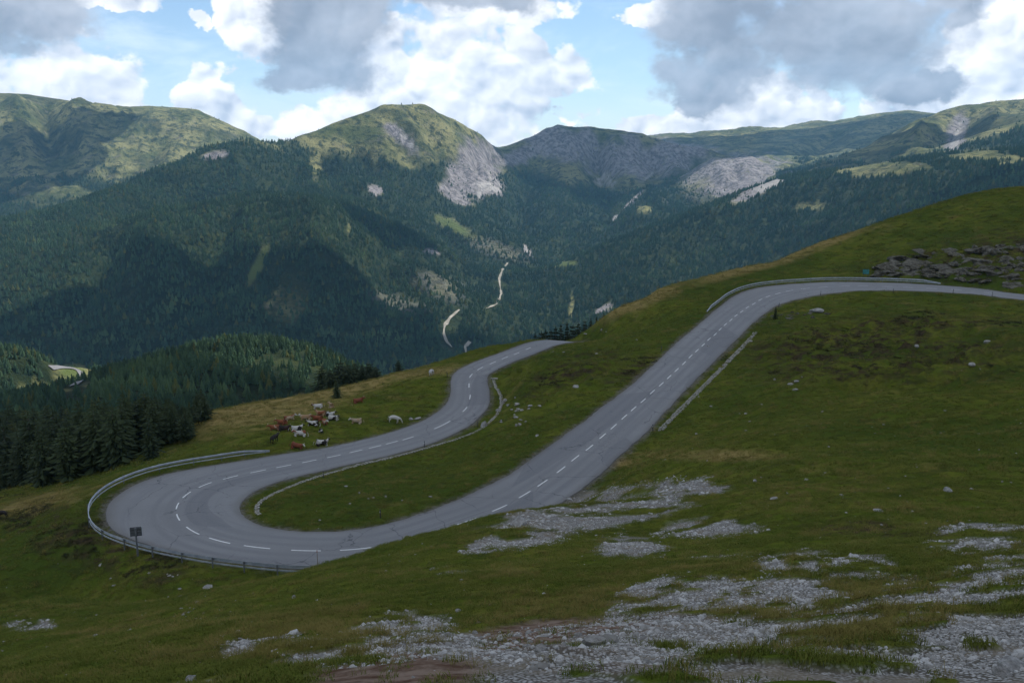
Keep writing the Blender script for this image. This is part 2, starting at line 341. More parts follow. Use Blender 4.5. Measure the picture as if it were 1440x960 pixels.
# ---------------------------------------------------------------- far ground: mountains and valley
RIDGES = [
 [(-420,160,5600),(-200,148,5600),(-60,136,5500),(0,132,5400),(40,133,5400),(100,144,5400),(160,156,5400),(240,154,5300),(280,156,5200),(320,175,5100),(350,192,5050),(400,225,5100),(460,262,5200)],
 [(-260,400,2100),(-120,375,2200),(0,345,2400),(60,321,2550),(120,300,2700),(170,268,2900),(230,235,3100),(290,210,3350),(340,198,3550),(393,199,3700),(433,189,3820),(455,182,3900),(480,172.5,3960),(505,164,4020),(530,157.5,4070),(540,150,4090),(572,151,4150),(597,148.5,4200),(613,159,4230),(630,171,4260),(642,174,4290),(660,184,4330),(680,195,4420),(697,208,4550),(708,214,4650),(740,197,4800),(770,181,4900),(785,176,4950),(830,179,5000),(870,184,5000),(905,190,5000),(930,201,4950),(960,209,4900),(1000,213,5000)],
 [(1010,214,5900),(1060,203,6200),(1130,192,6500),(1180,175,6800),(1240,160,7000),(1275,155,7000),(1298,158,7000),(1350,175,7200)],
 [(1150,238,3500),(1200,213,3800),(1240,192,4000),(1290,170,4200),(1330,155,4300),(1360,148,4300),(1395,145,4400),(1415,149,4400),(1440,158,4500),(1530,150,4600),(1700,120,4800)],
 [(1300,214,3500),(1330,204,3450),(1380,190,3400),(1440,172,3300),(1540,150,3300)],
 [(980,236,4250),(1000,223,4300),(1030,221,4300),(1060,221,4300),(1082,234,4150),(1092,246,4050)],
 [(800,372,2750),(850,348,2800),(900,327,2850),(960,304,2900),(1010,285,2950),(1060,264,3000),(1100,251,3000),(1160,241,2900),(1240,229,2750),(1300,222,2650),(1380,213,2500),(1450,218,2350),(1560,200,2300),(1800,190,2300)],
 [(180,308,2450),(233,291,2550),(283,283,2600),(330,277,2650),(367,273,2650),(420,276,2600),(480,290,2500),(530,328,2400),(580,395,2250),(608,450,2050)],
 [(60,545,880),(120,558,860),(200,540,810),(250,515,790),(300,497,780),(345,488,770),(400,489,755),(450,499,730),(500,520,700),(560,552,660)],
 [(-260,460,1050),(-120,472,950),(-50,480,910),(0,490,900),(40,505,890),(70,532,880)]]
FACE = [
 (0,240,4400),(100,240,4400),(200,245,4400),(300,240,4500),(0,300,3800),(100,300,3850),(-150,300,3800),(0,335,3500),(-150,370,3200),(170,285,4000),
 (450,235,3650),(550,235,3800),(620,235,3950),(690,240,4350),(500,260,3400),(600,300,3450),(640,340,3150),(560,330,3050),(620,400,2550),(660,400,2650),
 (800,235,4700),(900,240,4650),(850,270,4400),(760,260,4350),(950,260,4400),(720,270,4200),(780,320,3700),(900,300,3500),(850,330,3350),(720,340,3200),
 (1040,268,3950),(985,285,3950),(1080,255,3950),(1000,300,3600),(1100,232,5200),(1200,225,4700),(1250,232,3400),(1350,215,3500),(1330,180,4050),(1400,185,4000),(1400,205,3000),
 (1400,270,2050),(1300,295,2150),(1200,330,2250),(1100,360,2380),(1000,385,2440),(900,410,2400),(850,440,2330),(800,410,2550),(760,400,2700),
 (0,450,2000),(100,450,1950),(200,450,1900),(300,450,1897),(400,450,1900),(500,450,1980),(560,450,1990),(-150,470,1900),
 (0,535,1740),(200,520,1730),(400,525,1740),(500,520,1780),(560,512,1830),(655,500,1900),(690,430,2380),(710,376,3000),(800,373,3050),(740,450,2250),(780,470,2200),
 (100,523,960),(140,528,980),(60,560,820),(0,565,800),(150,545,950),(-150,560,820),(0,600,430),(100,600,420),(-200,640,300),(0,640,300),(200,620,300),(255,650,200)]
FABS = [(-60,350,-135),(0,350,-130),(60,350,-110),(150,460,-110),(-60,550,-190),(0,700,-275),(150,700,-265),(300,700,-215),(300,1000,-340),(0,1000,-400),(0,1400,-445),
 (-350,1300,-400),(-700,1300,-400),(600,1000,-270),(600,1600,-420),(1200,1600,-360),(1000,1000,-220),(250,1700,-455),(-100,1950,-452),(500,300,-25),(700,600,-20),(600,0,60),(300,-300,20),(0,-500,-60),(-500,0,-210),
 (-500,400,-210),(-900,800,-280),(-1500,500,-350),(1500,500,150),(0,-3000,0),(-3000,-2000,-200),(3000,-2000,200),(-4000,3000,0),(4500,3000,150),(5000,5000,250),(-5000,6000,250),
 (-2200,7500,60),(0,6300,-60),(700,6200,-60),(-1000,5600,-120),(2600,8600,100),(5000,8500,100),(-700,2950,-205),(-1050,2950,-235),(-450,3000,-215),(-200,2750,-330)]
pf = []
for rd in RIDGES:
    for a, b in zip(rd[:-1], rd[1:]):
        A = np.array(at(*a)); B = np.array(at(*b)); n = max(1, int(np.hypot(*(B - A)[:2]) / 160))
        for k in range(n): pf.append(A + (B - A) * k / n)
    pf.append(np.array(at(*rd[-1])))
# behind the high crests the ground falls again
for rd, dd, dz in ((RIDGES[0], 900, 330), (RIDGES[1], 800, 330), (RIDGES[3], 700, 170), (RIDGES[6], 350, 60), (RIDGES[7], 220, 50), (RIDGES[8], 130, 55), (RIDGES[5], 500, 90), (RIDGES[9], 140, 50)):
    for a in rd[::2]:
        p = np.array(at(*a)); 
        if rd is RIDGES[1] and a[1] > 300: continue
        pf.append((p[0] * (1 + dd / p[1]), p[1] + dd, p[2] - dz))
for p in FACE: pf.append(at(*p))
pf += FABS
pf = np.array([tuple(p) for p in pf])
_near_far = pn[(np.hypot(pn[:, 0], pn[:, 1]) > 120)][::3]
pf = np.vstack([pf, _near_far])
_k = []
for i, p in enumerate(pf):                        # drop near duplicates
    if all((p[0] - pf[j][0]) ** 2 + (p[1] - pf[j][1]) ** 2 > 225 for j in _k): _k.append(i)
pf = pf[_k]
far_rbf = RBF(pf, 'lin', 2e-4, 1000.0)
CREST = []
for rd in RIDGES[:7]:
    for a, b in zip(rd[:-1], rd[1:]):
        A = np.array(at(*a)); B = np.array(at(*b)); n = max(1, int(np.hypot(*(B - A)[:2]) / 90))
        for k in range(n): CREST.append(A + (B - A) * k / n)
CREST = np.array(CREST)
def crest_damp(x, y):
    o = np.empty(x.shape)
    for k in range(0, len(x), 30000):
        o[k:k + 30000] = np.sqrt(((x[k:k + 30000, None] - CREST[:, 0]) ** 2 + (y[k:k + 30000, None] - CREST[:, 1]) ** 2).min(1))
    return 0.22 + 0.78 * sstep(20, 330, o)

FOLDS = [ # photograph line down the slope, height (+ rib, - gully), half width
 ([(546,151),(560,172),(577,197),(594,218)],48,55),([(600,150),(622,178),(640,215)],40,60),([(580,160),(600,200),(612,225)],-34,50),([(500,165),(505,200),(530,250)],-38,70),([(520,160),(530,200),(560,260)],26,60),
 ([(455,182),(450,225),(480,280)],-30,60),([(655,182),(668,220),(676,262)],-34,40),([(690,208),(694,240),(700,280)],30,45),
 ([(60,140),(68,180),(90,235)],-75,110),([(100,150),(106,185),(130,240)],55,90),([(20,140),(25,190),(30,240)],45,90),([(180,160),(215,205),(260,245)],38,110),([(255,160),(272,190),(290,225)],-42,80),([(150,160),(165,210),(190,260)],-40,90),([(310,175),(330,205)],35,70),
 ([(786,180),(800,225),(812,270)],52,75),([(830,182),(842,225),(852,258)],-60,60),([(872,188),(866,225),(872,262)],45,65),([(907,194),(915,225),(922,250)],-45,55),([(750,196),(752,230),(758,262)],-42,60),([(935,206),(945,232),(955,255)],36,60),
 ([(1362,152),(1346,178),(1330,215)],-26,60),([(1302,170),(1290,198),(1285,222)],48,70),([(1260,186),(1240,215)],-38,60),([(1330,160),(1318,190)],-30,40),([(1400,150),(1395,185)],45,70),
 ([(1180,178),(1155,205),(1130,222)],-55,110),([(1245,162),(1225,195),(1190,220)],48,110),
 ([(992,226),(1000,262)],-16,24),([(1012,224),(1018,268)],11,30),([(1032,222),(1036,262)],-15,22),([(1052,222),(1058,255)],10,30),([(1074,230),(1078,250)],-12,20),
 ([(420,205),(400,255)],-30,55),([(340,205),(330,262)],26,60),([(250,235),(230,285)],-28,60),([(330,282),(300,350),(285,440)],-42,55),([(425,282),(440,350),(475,440)],36,60),([(180,315),(130,390),(90,460)],-38,60),([(235,295),(210,370),(190,460)],34,55),([(500,300),(540,370),(560,440)],-34,55),
 ([(600,300),(640,350),(680,400)],-30,60),([(560,340),(610,400),(640,440)],26,50),([(1200,245),(1090,300),(1000,360)],-26,60),([(1330,235),(1220,290),(1100,345)],28,60),([(1430,240),(1330,285)],-24,50),([(1050,275),(960,330),(880,390)],24,55),([(720,250),(735,300),(745,340)],-30,60),([(780,275),(790,320)],26,60),([(860,280),(850,330)],-28,60),([(930,290),(900,320)],22,50)]
FOLD_P = []
def build_folds():
    Yr = np.geomspace(700, 8200, 500)
    for (pl, amp_, wd_) in FOLDS:
        q = []
        for (a_, b_) in pl:
            p = at(a_, b_, 1.0); G_ = far_rbf(p[0] * Yr, Yr); i_ = np.where(p[2] * Yr < G_)[0]
            if len(i_): q.append((p[0] * Yr[i_[0]], Yr[i_[0]]))
        if len(q) > 1 and all(abs(q[k][1] - q[k + 1][1]) < 900 for k in range(len(q) - 1)): FOLD_P.append((np.array(q), amp_, wd_))
build_folds()
def folds(x, y):
    o = np.zeros(x.shape)
    for (q, amp_, wd_) in FOLD_P:
        m = (x > q[:, 0].min() - 3 * wd_) & (x < q[:, 0].max() + 3 * wd_) & (y > q[:, 1].min() - 3 * wd_) & (y < q[:, 1].max() + 3 * wd_)
        if not m.any(): continue
        xm, ym = x[m], y[m]; best = np.full(xm.shape, 1e9); tt = np.zeros(xm.shape); L_ = len(q) - 1
        for k in range(L_):
            ax, ay = q[k]; bx, by = q[k + 1]; dx, dy = bx - ax, by - ay; t_ = np.clip(((xm - ax) * dx + (ym - ay) * dy) / (dx * dx + dy * dy + 1e-9), 0, 1)
            d = np.hypot(xm - ax - dx * t_, ym - ay - dy * t_); b_ = d < best; best = np.where(b_, d, best); tt = np.where(b_, (k + t_) / L_, tt)
        w_ = wd_ * (0.75 + 0.6 * tt); prof = np.clip(1 - best / (w_ * 1.7), 0, 1) ** (1.3 if amp_ > 0 else 1.7)
        o[m] += amp_ * 1.25 * prof * sstep(-0.01, 0.22, tt) * (1 - 0.55 * sstep(.8, 1, tt))
    return o
def far_z(x, y):
    z = far_rbf(x, y)
    if z.ndim == 1 and len(z): z = z + folds(x + 25 * vnoise(x / 110, y / 110, 7), y + 25 * vnoise(x / 110, y / 110, 8)) * np.clip((crest_damp(x, y) - .22) * 2.2, 0, 1)
    r = np.hypot(x, y)
    amp = sstep(500, 1500, r); cd = crest_damp(x, y)
    wx = x + 60 * vnoise(x / 300, y / 300, 5); wy = y + 60 * vnoise(x / 300, y / 300, 6)
    z = z + amp * cd * (ridged(wx / 420, wy / 420, 5, 3) * 26 + fbm(x / 90, y / 90, 3, 9) * 5)
    cd = cd * (1 - .65 * sstep(5300, 6000, r))
    z = z + cd * sstep(2900, 4000, r) * (ridged(wx / 230, wy / 520, 5, 21) * 34) + cd * sstep(3300, 4000, r) * (ridged((wx + .25 * wy) / 75, wy / 1100, 3, 23) * 11)
    z = z + (1 - amp) * fbm(x / 60, y / 60, 3, 19) * 2.0
    return z

GRAVEL = [(1250,925,340,110),(1060,850,160,48),(1430,860,150,90),(1330,960,290,70),(925,838,75,24,-18),(850,935,130,38),(560,885,85,28,-6),(450,915,65,20),(335,915,26,10),
          (860,712,130,26,-8),(755,740,75,24,-12),(965,688,60,12),(690,762,40,12,-20),(1190,795,80,16),(1390,744,55,10),(1000,742,70,14),(890,770,60,12),(1105,790,45,12),(640,905,50,16),(270,955,40,12),(40,880,30,8),(640,800,26,8)]
SOIL = [(770,893,160,24,-6),(640,925,130,30,-4),(520,950,80,18),(930,885,90,24),(880,925,80,20)]
DRY = [(370,575,150,24,-13),(480,548,110,14,-13),(600,523,70,6,-6),(50,708,80,11,-13),(1060,374,110,9,-16),(900,425,80,10,-22),(1150,345,80,6,-18),(1000,640,90,8),(860,650,40,8)]
HEATH_SHADE = [(1345,374,115,22),(1230,495,200,42),(1320,452,130,14),(1180,520,110,22),(790,530,90,22,-22),(130,760,130,35,20),(1440,350,200,30,-8),(1240,742,120,12),(900,520,60,15,-25)]  # heath areas; those on the right meadow also paint in shaded folds
ROCKF = [(668,240,36,38,20),(562,192,34,8,42),(800,205,62,26,8),(885,222,90,28,4),(1035,247,60,27,-8),(685,262,24,14),(1345,190,13,30,22),(528,268,12,6,30),(740,350,9,3,50),
         (866,307,9,2.5,-42),(890,282,22,2.5,-45),(606,354,14,4,8),(1060,270,40,9,-25),(640,275,30,8,30),(945,212,60,10),(300,218,20,5,-8),(850,435,14,6,-30),(740,215,40,12,-20)]
WEAK = [(622,402,50,22,20),(556,425,55,16,10),(700,350,60,14,20),(990,262,60,30,-10)]
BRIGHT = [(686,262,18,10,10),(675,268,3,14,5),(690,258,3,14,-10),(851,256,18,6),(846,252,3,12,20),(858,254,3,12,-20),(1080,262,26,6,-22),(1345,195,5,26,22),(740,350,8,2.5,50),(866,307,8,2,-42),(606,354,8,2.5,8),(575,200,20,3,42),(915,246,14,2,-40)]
CLEAR = [(362,375,8,30,28),(446,226,9,34,14),(528,232,7,20,-10),(1140,291,30,6,-4),(1250,238,85,9,-3),(640,320,28,8,28),(796,371,22,3.5,-6),(490,325,3,12,5),(804,425,2.5,24,4),
         (410,428,26,56,28),(560,215,40,16,20),(100,524,26,12),(60,548,40,5),(140,540,30,5),(1385,222,60,14,4),(600,215,22,14),(900,292,8,3),(905,295,10,4)]
LUSH = [(362,375,8,30,28),(640,320,28,8,28),(100,524,20,9),(800,371,22,4,-6)]
STREAMS = [[(714,370),(707,379),(702,392),(703,402),(705,413),(699,428),(684,434)], [(646,436),(633,447),(625,459),(624,470),(628,481),(636,489)], [(661,481),(654,488),(657,504)]]
TL_X = [-200,0,100,170,200,260,300,350,420,450,480,520,560,600,640,690,720,760,800,850,900,950,1000,1050,1090,1150,1250,1300,1400,1440,1700]
TL_Y = [255,262,272,288,268,230,213,200,199,206,203,208,218,226,232,244,238,248,260,264,262,250,262,284,258,243,234,221,224,226,226]
def ells(px, py, L):
    m = np.full(px.shape, -3.0)
    for e in L:
        cx, cy_, rx, ry = e[:4]; rot = R(e[4]) if len(e) > 4 else 0
        dx = px - cx; dy = py - cy_
        u = dx * math.cos(rot) + dy * math.sin(rot); v = -dx * math.sin(rot) + dy * math.cos(rot)
        m = np.maximum(m, 1 - np.sqrt((u / rx) ** 2 + (v / ry) ** 2))
    return m

def cushion(x, y, r):
    c = fbm(x / 1.0, y / .8, 3, 801) + 0.35 * fbm(x / .4, y / .4, 2, 803)
    c2 = fbm(x / 4.2, y / 2.6, 3, 805)
    return np.where(r < 32, sstep(.13, .28, c), sstep(.06, .26, c2 + .25 * c))
def gravel_mask(x, y, z):
    px, py = proj(x, y, z); r = np.hypot(x, y)
    n = fbm(x / 3.0, y / 3.0, 3, 61) + 0.4 * fbm(x / .6, y / .6, 2, 62) * (1 - sstep(30, 90, r)) + 0.5 * fbm(x / 11, y / 11, 2, 63)
    g = sstep(-.10, .26, ells(px, py, GRAVEL) + n * .52 + .13) * (y > 3) * (y < 125)
    cu_ = cushion(x, y, r); so = sstep(-.15, .30, ells(px, py, SOIL) + n * .3) * (y > 3) * (y < 40)
    return g * (1 - cu_ * (1 - .8 * so)), so, g * cu_ * (1 - .8 * so), n
def ground_z(x, y, detail=True, rq=None):
    x = np.asarray(x, float); y = np.asarray(y, float); sh = x.shape
    x = x.ravel(); y = y.ravel()
    r = np.hypot(x, y)
    wgt = sstep(310, 430, r + np.maximum(0, -y) * 0.6)
    z = np.zeros(x.shape)
    a = wgt < 1; b = wgt > 0
    if b.any(): z[b] = far_z(x[b], y[b])
    if a.any():
        xa, ya = x[a], y[a]
        zn = near_z(xa, ya)
        de, rz, ii, la = rq[a] if rq is not None else np.array(road_query(xa, ya))
        if detail:
            ra = r[a]
            mound = fbm(xa / 14, ya / 14, 3, 31) * 0.55 + ridged(xa / 7, ya / 9, 3, 37) * 0.28 * sstep(20, 60, ra)
            mound += fbm(xa / 2.6, ya / 2.6, 3, 41) * 0.16 + ridged(xa / 5.5, ya / 2.6, 3, 43) * .22 * sstep(.0, .5, fbm(xa / 30, ya / 22, 2, 44) + .15) * sstep(25, 70, ra)
            mound += fbm(xa / 0.55, ya / 0.55, 2, 47) * 0.035 * (1 - sstep(25, 60, ra))
            # broken turf on the bank below the terrace
            px, py = proj(xa, ya, zn)
            bank = np.clip(1 - (((px - 1260) / 210) ** 2 + ((py - 500) / 55) ** 2), 0, 1) * (ya > 110)
            mound += ridged(xa / 11 + ya / 40, ya / 4.5, 4, 51) * 2.6 * sstep(0, .35, bank) - 1.2 * sstep(0, .5, bank)
            b2 = np.clip(1 - (((px - 790) / 95) ** 2 + ((py - 530) / 45) ** 2), 0, 1) * (ya > 110)
            mound += ridged(xa / 7, ya / 5, 4, 52) * 1.5 * sstep(0, .6, b2)
            cr_ = np.clip(1 - (((px - 1350) / 130) ** 2 + ((py - 372) / 30) ** 2), 0, 1) * (ya > 190)
            mound += ridged(xa / 9, ya / 6, 4, 53) * 2.2 * sstep(0, .4, cr_)
            if (ra < 120).any():
                mound += gravel_mask(xa, ya, zn)[2] * .085 * (ra < 120)
            zn = zn + mound * sstep(1.2, 6, de)
        k = sstep(0.55, 5.0, de)
        zn = np.where(de < 40, (rz - 0.16) * (1 - k) + zn * k, zn)
        zn = np.where((de > 0.1) & (de < 0.8), zn + 0.07 * (1 - np.abs(de - .45) / .35), zn)
        z[a] = zn * (1 - wgt[a]) + z[a] * wgt[a]
    return z.reshape(sh)

def hit(px, py, lo=4.0, hi=9000.0):
    """where the sight line of a photograph pixel first meets the ground"""
    Y = np.geomspace(lo, hi, 2600)
    p = np.array([at(px, py, 1.0)])[0]
    X = p[0] * Y; Z = p[2] * Y
    G = ground_z(X, Y, detail=False)
    b = np.where(Z < G)[0]
    if len(b) == 0: return None
    i = b[0]
    if i == 0: return (X[0], Y[0], G[0])
    a0 = Z[i - 1] - G[i - 1]; a1 = Z[i] - G[i]; t = a0 / (a0 - a1)
    y = Y[i - 1] + t * (Y[i] - Y[i - 1]); x = p[0] * y
    return (x, y, float(ground_z(np.array([x]), np.array([y]))[0]))

# ---------------------------------------------------------------- materials and object helpers
def material(name, build):
    m = bpy.data.materials.new(name); m.use_nodes = True
    t = NT(m.node_tree); t.n.clear()
    o = t.new('ShaderNodeOutputMaterial'); b = t.new('ShaderNodeBsdfPrincipled')
    t.l.new(b.outputs[0], o.inputs[0]); t.out = o
    build(t, b); return m
def simple(name, col, rough=0.8, metal=0.0, var=0.12, sc=6.0, spec=0.3):
    def f(t, b):
        tcn = t.new('ShaderNodeTexCoord'); n = t.noise(tcn.outputs['Object'], sc, 4)
        c = t.mix(t.ramp(n, 0.3, 0.7), tuple(v * (1 - var * 1.6) for v in col), tuple(v * (1 + var) for v in col))
        t.put(b.inputs['Base Color'], c); b.inputs['Roughness'].default_value = rough
        b.inputs['Metallic'].default_value = metal; b.inputs['Specular IOR Level'].default_value = spec
    return material(name, f)
def tag(o, label=None, cat=None, group=None, kind=None):
    if label: o['label'] = label
    if cat: o['category'] = cat
    if group: o['group'] = group
    if kind: o['kind'] = kind
    return o
def mesh_from(name, verts, faces, smooth=False):
    me = bpy.data.meshes.new(name); me.from_pydata([tuple(v) for v in verts], [], faces); me.update()
    if smooth: me.polygons.foreach_set('use_smooth', [True] * len(me.polygons))
    return me
def obj(name, me, m=None, parent=None, loc=None, rot=None):
    o = bpy.data.objects.new(name, me); C.objects.link(o)
    if m is not None and len(me.materials) == 0: me.materials.append(m)
    if parent is not None: o.parent = parent
    if loc is not None: o.location = loc
    if rot is not None: o.rotation_euler = rot
    return o
def empty(name, loc=(0, 0, 0), rotz=0.0):
    o = bpy.data.objects.new(name, None); C.objects.link(o); o.location = loc; o.rotation_euler = (0, 0, rotz)
    o.empty_display_size = 0.3
    return o
def grid_mesh(name, X, Y, Z, smooth=True, wrap=False):
    h, wd = X.shape
    co = np.stack([X, Y, Z], -1).reshape(-1, 3).astype(np.float32)
    j, i = np.meshgrid(np.arange(h - 1), np.arange(wd - 1), indexing='ij')
    a = (j * wd + i).ravel(); q = np.stack([a, a + 1, a + wd + 1, a + wd], 1).astype(np.int32)
    me = bpy.data.meshes.new(name); me.vertices.add(len(co)); me.vertices.foreach_set('co', co.ravel())
    me.loops.add(q.size); me.loops.foreach_set('vertex_index', q.ravel())
    me.polygons.add(len(q)); me.polygons.foreach_set('loop_start', np.arange(0, q.size, 4, dtype=np.int32))
    me.polygons.foreach_set('loop_total', np.full(len(q), 4, np.int32))
    if smooth: me.polygons.foreach_set('use_smooth', np.ones(len(q), bool))
    me.update(calc_edges=True); return me
def set_attr(me, name, v):
    a = me.attributes.new(name, 'FLOAT', 'POINT'); a.data.foreach_set('value', np.asarray(v, np.float32).ravel())
# ---------------------------------------------------------------- masks used by both ground sheets
def forest_density(x, y, z):
    px, py = proj(x, y, z)
    nz = vnoise(x / 130, y / 130, 71) + 0.6 * vnoise(x / 40, y / 40, 72)
    tl = np.interp(px, TL_X, TL_Y)
    d = sstep(-9, 14, py - tl + nz * 8)
    al = np.maximum(sstep(3700, 3300, y) * sstep(450, 330, px + 25 * nz), sstep(3350, 3050, y) * sstep(760, 800, px))
    d = np.maximum(al, d)
    far_left = (y > 3250 + np.clip(px, -100, 420) * 1.6) & (px < 420)
    d = np.where(far_left, sstep(225, 300, py + nz * 34) * sstep(-0.9, 0.2, nz + (py - 262) / 30), d)
    far_right = (px > 1090) & (y > 3200)
    d = np.where(far_right, 0.9 * sstep(-.2, .7, nz + (py - 225) / 24), d)
    c = ells(px, py, CLEAR); c2 = ells(px, py, CLEAR[9:10])
    cut = sstep(-.05, .45, c + nz * .45)
    d = d * (1 - cut * np.where(c2 > 0, 0.55, 1.0))
    rk = ells(px, py, ROCKF)
    d = d * (1 - 0.9 * sstep(-.05, .3, rk + nz * .25) * 1.0) * (1 - .45 * sstep(.1, .5, ells(px, py, WEAK) + nz * .3))
    d = d * (1 - sstep(.0, .4, ells(px, py, BRIGHT)))
    return np.clip(d, 0, 1)

# ---------------------------------------------------------------- the near meadow sheet
def angles(fine, half, coarse_n):
    a = np.arange(-half, half + 1e-6, fine)
    t = np.linspace(0, 1, coarse_n)[1:] ** 1.5
    b = half + t * (180 - half)
    return np.radians(np.concatenate([-b[::-1], a, b]))
A1 = angles(0.16, 36.0, 60)
r1 = np.geomspace(2.2, 440, 640)
rr, aa = np.meshgrid(r1, A1, indexing='ij')
X = rr * np.sin(aa); Y = rr * np.cos(aa)
_de = np.array(road_query(X.ravel(), Y.ravel()))
Z = ground_z(X, Y, True, np.ascontiguousarray(_de.T).T if False else None) if False else ground_z(X, Y)
de = _de[0].reshape(X.shape)
me = grid_mesh('meadow', X, Y, Z)
px, py = proj(X, Y, Z)
gv, sv, cv, nz = gravel_mask(X, Y, Z)
edge = (1 - sstep(0.15, 1.1, de + 0.5 * fbm(X / 1.2, Y / 1.2, 2, 66))) * .85
set_attr(me, 'gravel', gv)
set_attr(me, 'verge', edge)
set_attr(me, 'soil', sv)
set_attr(me, 'cushion', cv)
set_attr(me, 'dry', sstep(-.5, .7, ells(px, py, DRY) + nz * .35) * (Y > 3))
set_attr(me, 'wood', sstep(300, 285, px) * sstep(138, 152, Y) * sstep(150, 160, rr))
set_attr(me, 'heath_shade', sstep(-.45, .6, ells(px, py, HEATH_SHADE) + nz * .5) * (Y > 3))
def gravel_at(x, y, z):
    g, s, c_, n = gravel_mask(x, y, z); return g, s

def mat_meadow(t, b):
    pos = t.new('ShaderNodeNewGeometry').outputs['Position']
    def at_(n): 
        a = t.new('ShaderNodeAttribute'); a.attribute_name = n; return a.outputs['Fac']
    big = t.noise(pos, 0.035, 5, 0.6); mid = t.noise(pos, 0.3, 5, 0.62); fine = t.noise(pos, 2.6, 5, 0.65); vf = t.noise(pos, 14.0, 3, 0.6)
    g = t.mix(t.ramp(mid, 0.35, 0.68), (0.068, 0.092, 0.012), (0.112, 0.116, 0.020))
    g = t.mix(t.ramp(big, 0.42, 0.62), g, (0.047, 0.070, 0.012))
    g = t.mix(t.math('MULTIPLY', t.ramp(fine, 0.50, 0.72), 0.65), g, (0.020, 0.027, 0.008))
    g = t.mix(t.math('MULTIPLY', t.ramp(vf, 0.55, 0.75), 0.45), g, (0.11, 0.105, 0.035))
    lump_shade = t.noise(t.scalev(pos, (.55, 1.1, 1)), 0.55, 4, 0.6)
    g = t.mix(t.math('MULTIPLY', t.ramp(lump_shade, 0.52, 0.64), 0.6), g, (0.030, 0.036, 0.012))  # dark heathy blotches that paint shading onto the turf mounds
    strw = t.noise(t.vmath('ADD', pos, (31, 7, 3)), 0.16, 5, 0.62)
    g = t.mix(t.math('MULTIPLY', t.ramp(strw, 0.57, 0.72), 0.45), g, (0.17, 0.13, 0.045))
    dr = t.mix(t.ramp(fine, 0.3, 0.7), (0.18, 0.132, 0.045), (0.30, 0.22, 0.09))
    g = t.mix(t.math('MULTIPLY', at_('dry'), t.ramp(mid, 0.22, 0.6, 0.35, 0.95)), g, dr)
    he_shade = t.mix(t.ramp(fine, 0.3, 0.65), (0.018, 0.017, 0.010), (0.062, 0.045, 0.026))
    g = t.mix(t.math('MULTIPLY', at_('heath_shade'), t.ramp(t.noise(t.scalev(pos, (.35, .8, 1)), 0.9, 5, 0.65), 0.42, 0.60)), g, he_shade)  # heath colour, with stretched noise painting the shadows of turf folds
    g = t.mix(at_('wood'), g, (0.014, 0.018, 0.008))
    so = t.mix(t.ramp(fine, 0.35, 0.65), (0.085, 0.050, 0.034), (0.21, 0.155, 0.12))
    g = t.mix(at_('soil'), g, so)
    cell = t.voro(pos, 9.0, 'F1', 'Distance'); cc = t.voro(pos, 9.0, 'F1', 'Color')
    cell2 = t.voro(pos, 26.0, 'F1', 'Distance'); cc2 = t.voro(pos, 26.0, 'F1', 'Color')
    cs = t.new('ShaderNodeSeparateColor'); t.l.new(cc2, cs.inputs[0])
    cs1 = t.new('ShaderNodeSeparateColor'); t.l.new(cc, cs1.inputs[0])
    gr = t.mix(cs.outputs[0], (0.24, 0.235, 0.22), (0.47, 0.46, 0.44))
    gr = t.mix(t.ramp(cell2, 0.30, 0.62), gr, (0.10, 0.09, 0.075))
    gr = t.mix(t.ramp(t.noise(pos, 0.8, 4, .6), 0.42, 0.66, 0, 0.75), gr, (0.185, 0.155, 0.115))
    g = t.mix(at_('gravel'), g, gr)
    vg = t.mix(t.ramp(fine, 0.35, 0.65), (0.07, 0.062, 0.045), (0.15, 0.14, 0.12))
    g = t.mix(at_('verge'), g, vg)
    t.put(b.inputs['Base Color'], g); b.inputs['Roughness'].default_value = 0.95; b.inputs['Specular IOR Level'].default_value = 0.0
    bu = t.new('ShaderNodeBump'); bu.inputs['Strength'].default_value = 0.9; bu.inputs['Distance'].default_value = 0.22
    hgt = t.math('ADD', t.math('MULTIPLY', mid, 0.8), t.math('MULTIPLY', fine, 0.5))
    hgt = t.math('ADD', hgt, t.math('MULTIPLY', cell2, t.math('MULTIPLY', at_('gravel'), -0.10)))
    t.put(bu.inputs['Height'], hgt); t.l.new(bu.outputs[0], b.inputs['Normal'])
M_meadow = material('alpine_turf', mat_meadow)
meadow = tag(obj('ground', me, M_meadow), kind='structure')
print('near', time.time() - T0)

# ---------------------------------------------------------------- the far sheet: valley and mountains
A2 = angles(0.09, 35.0, 50)
r2 = np.concatenate([np.geomspace(405, 1500, 110)[:-1], np.geomspace(1500, 7600, 300), np.geomspace(7700, 8700, 8)])
rr, aa = np.meshgrid(r2, A2, indexing='ij')
X = rr * np.sin(aa); Y = rr * np.cos(aa); Z = ground_z(X, Y)
Z = np.where(rr > 7600, Z - 300 * sstep(7600, 8700, rr), Z)
Z = np.where(rr < 428, Z - 2.5 * (428 - rr) / 23, Z)
me = grid_mesh('mountains', X, Y, Z)
px, py = proj(X, Y, Z)
nz = fbm(X / 80, Y / 80, 4, 81); front_m = (Y > 300)
set_attr(me, 'forest', forest_density(X, Y, Z) * front_m + (1 - front_m))
set_attr(me, 'rock', np.maximum(sstep(-.25, .25, ells(px, py, ROCKF) + nz * .55), .26 * sstep(.0, .5, ells(px, py, WEAK) + nz * .6)) * front_m)
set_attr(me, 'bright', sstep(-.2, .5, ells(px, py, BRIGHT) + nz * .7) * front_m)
set_attr(me, 'lush', sstep(-.3, .4, ells(px, py, LUSH) + nz * .4) * front_m)
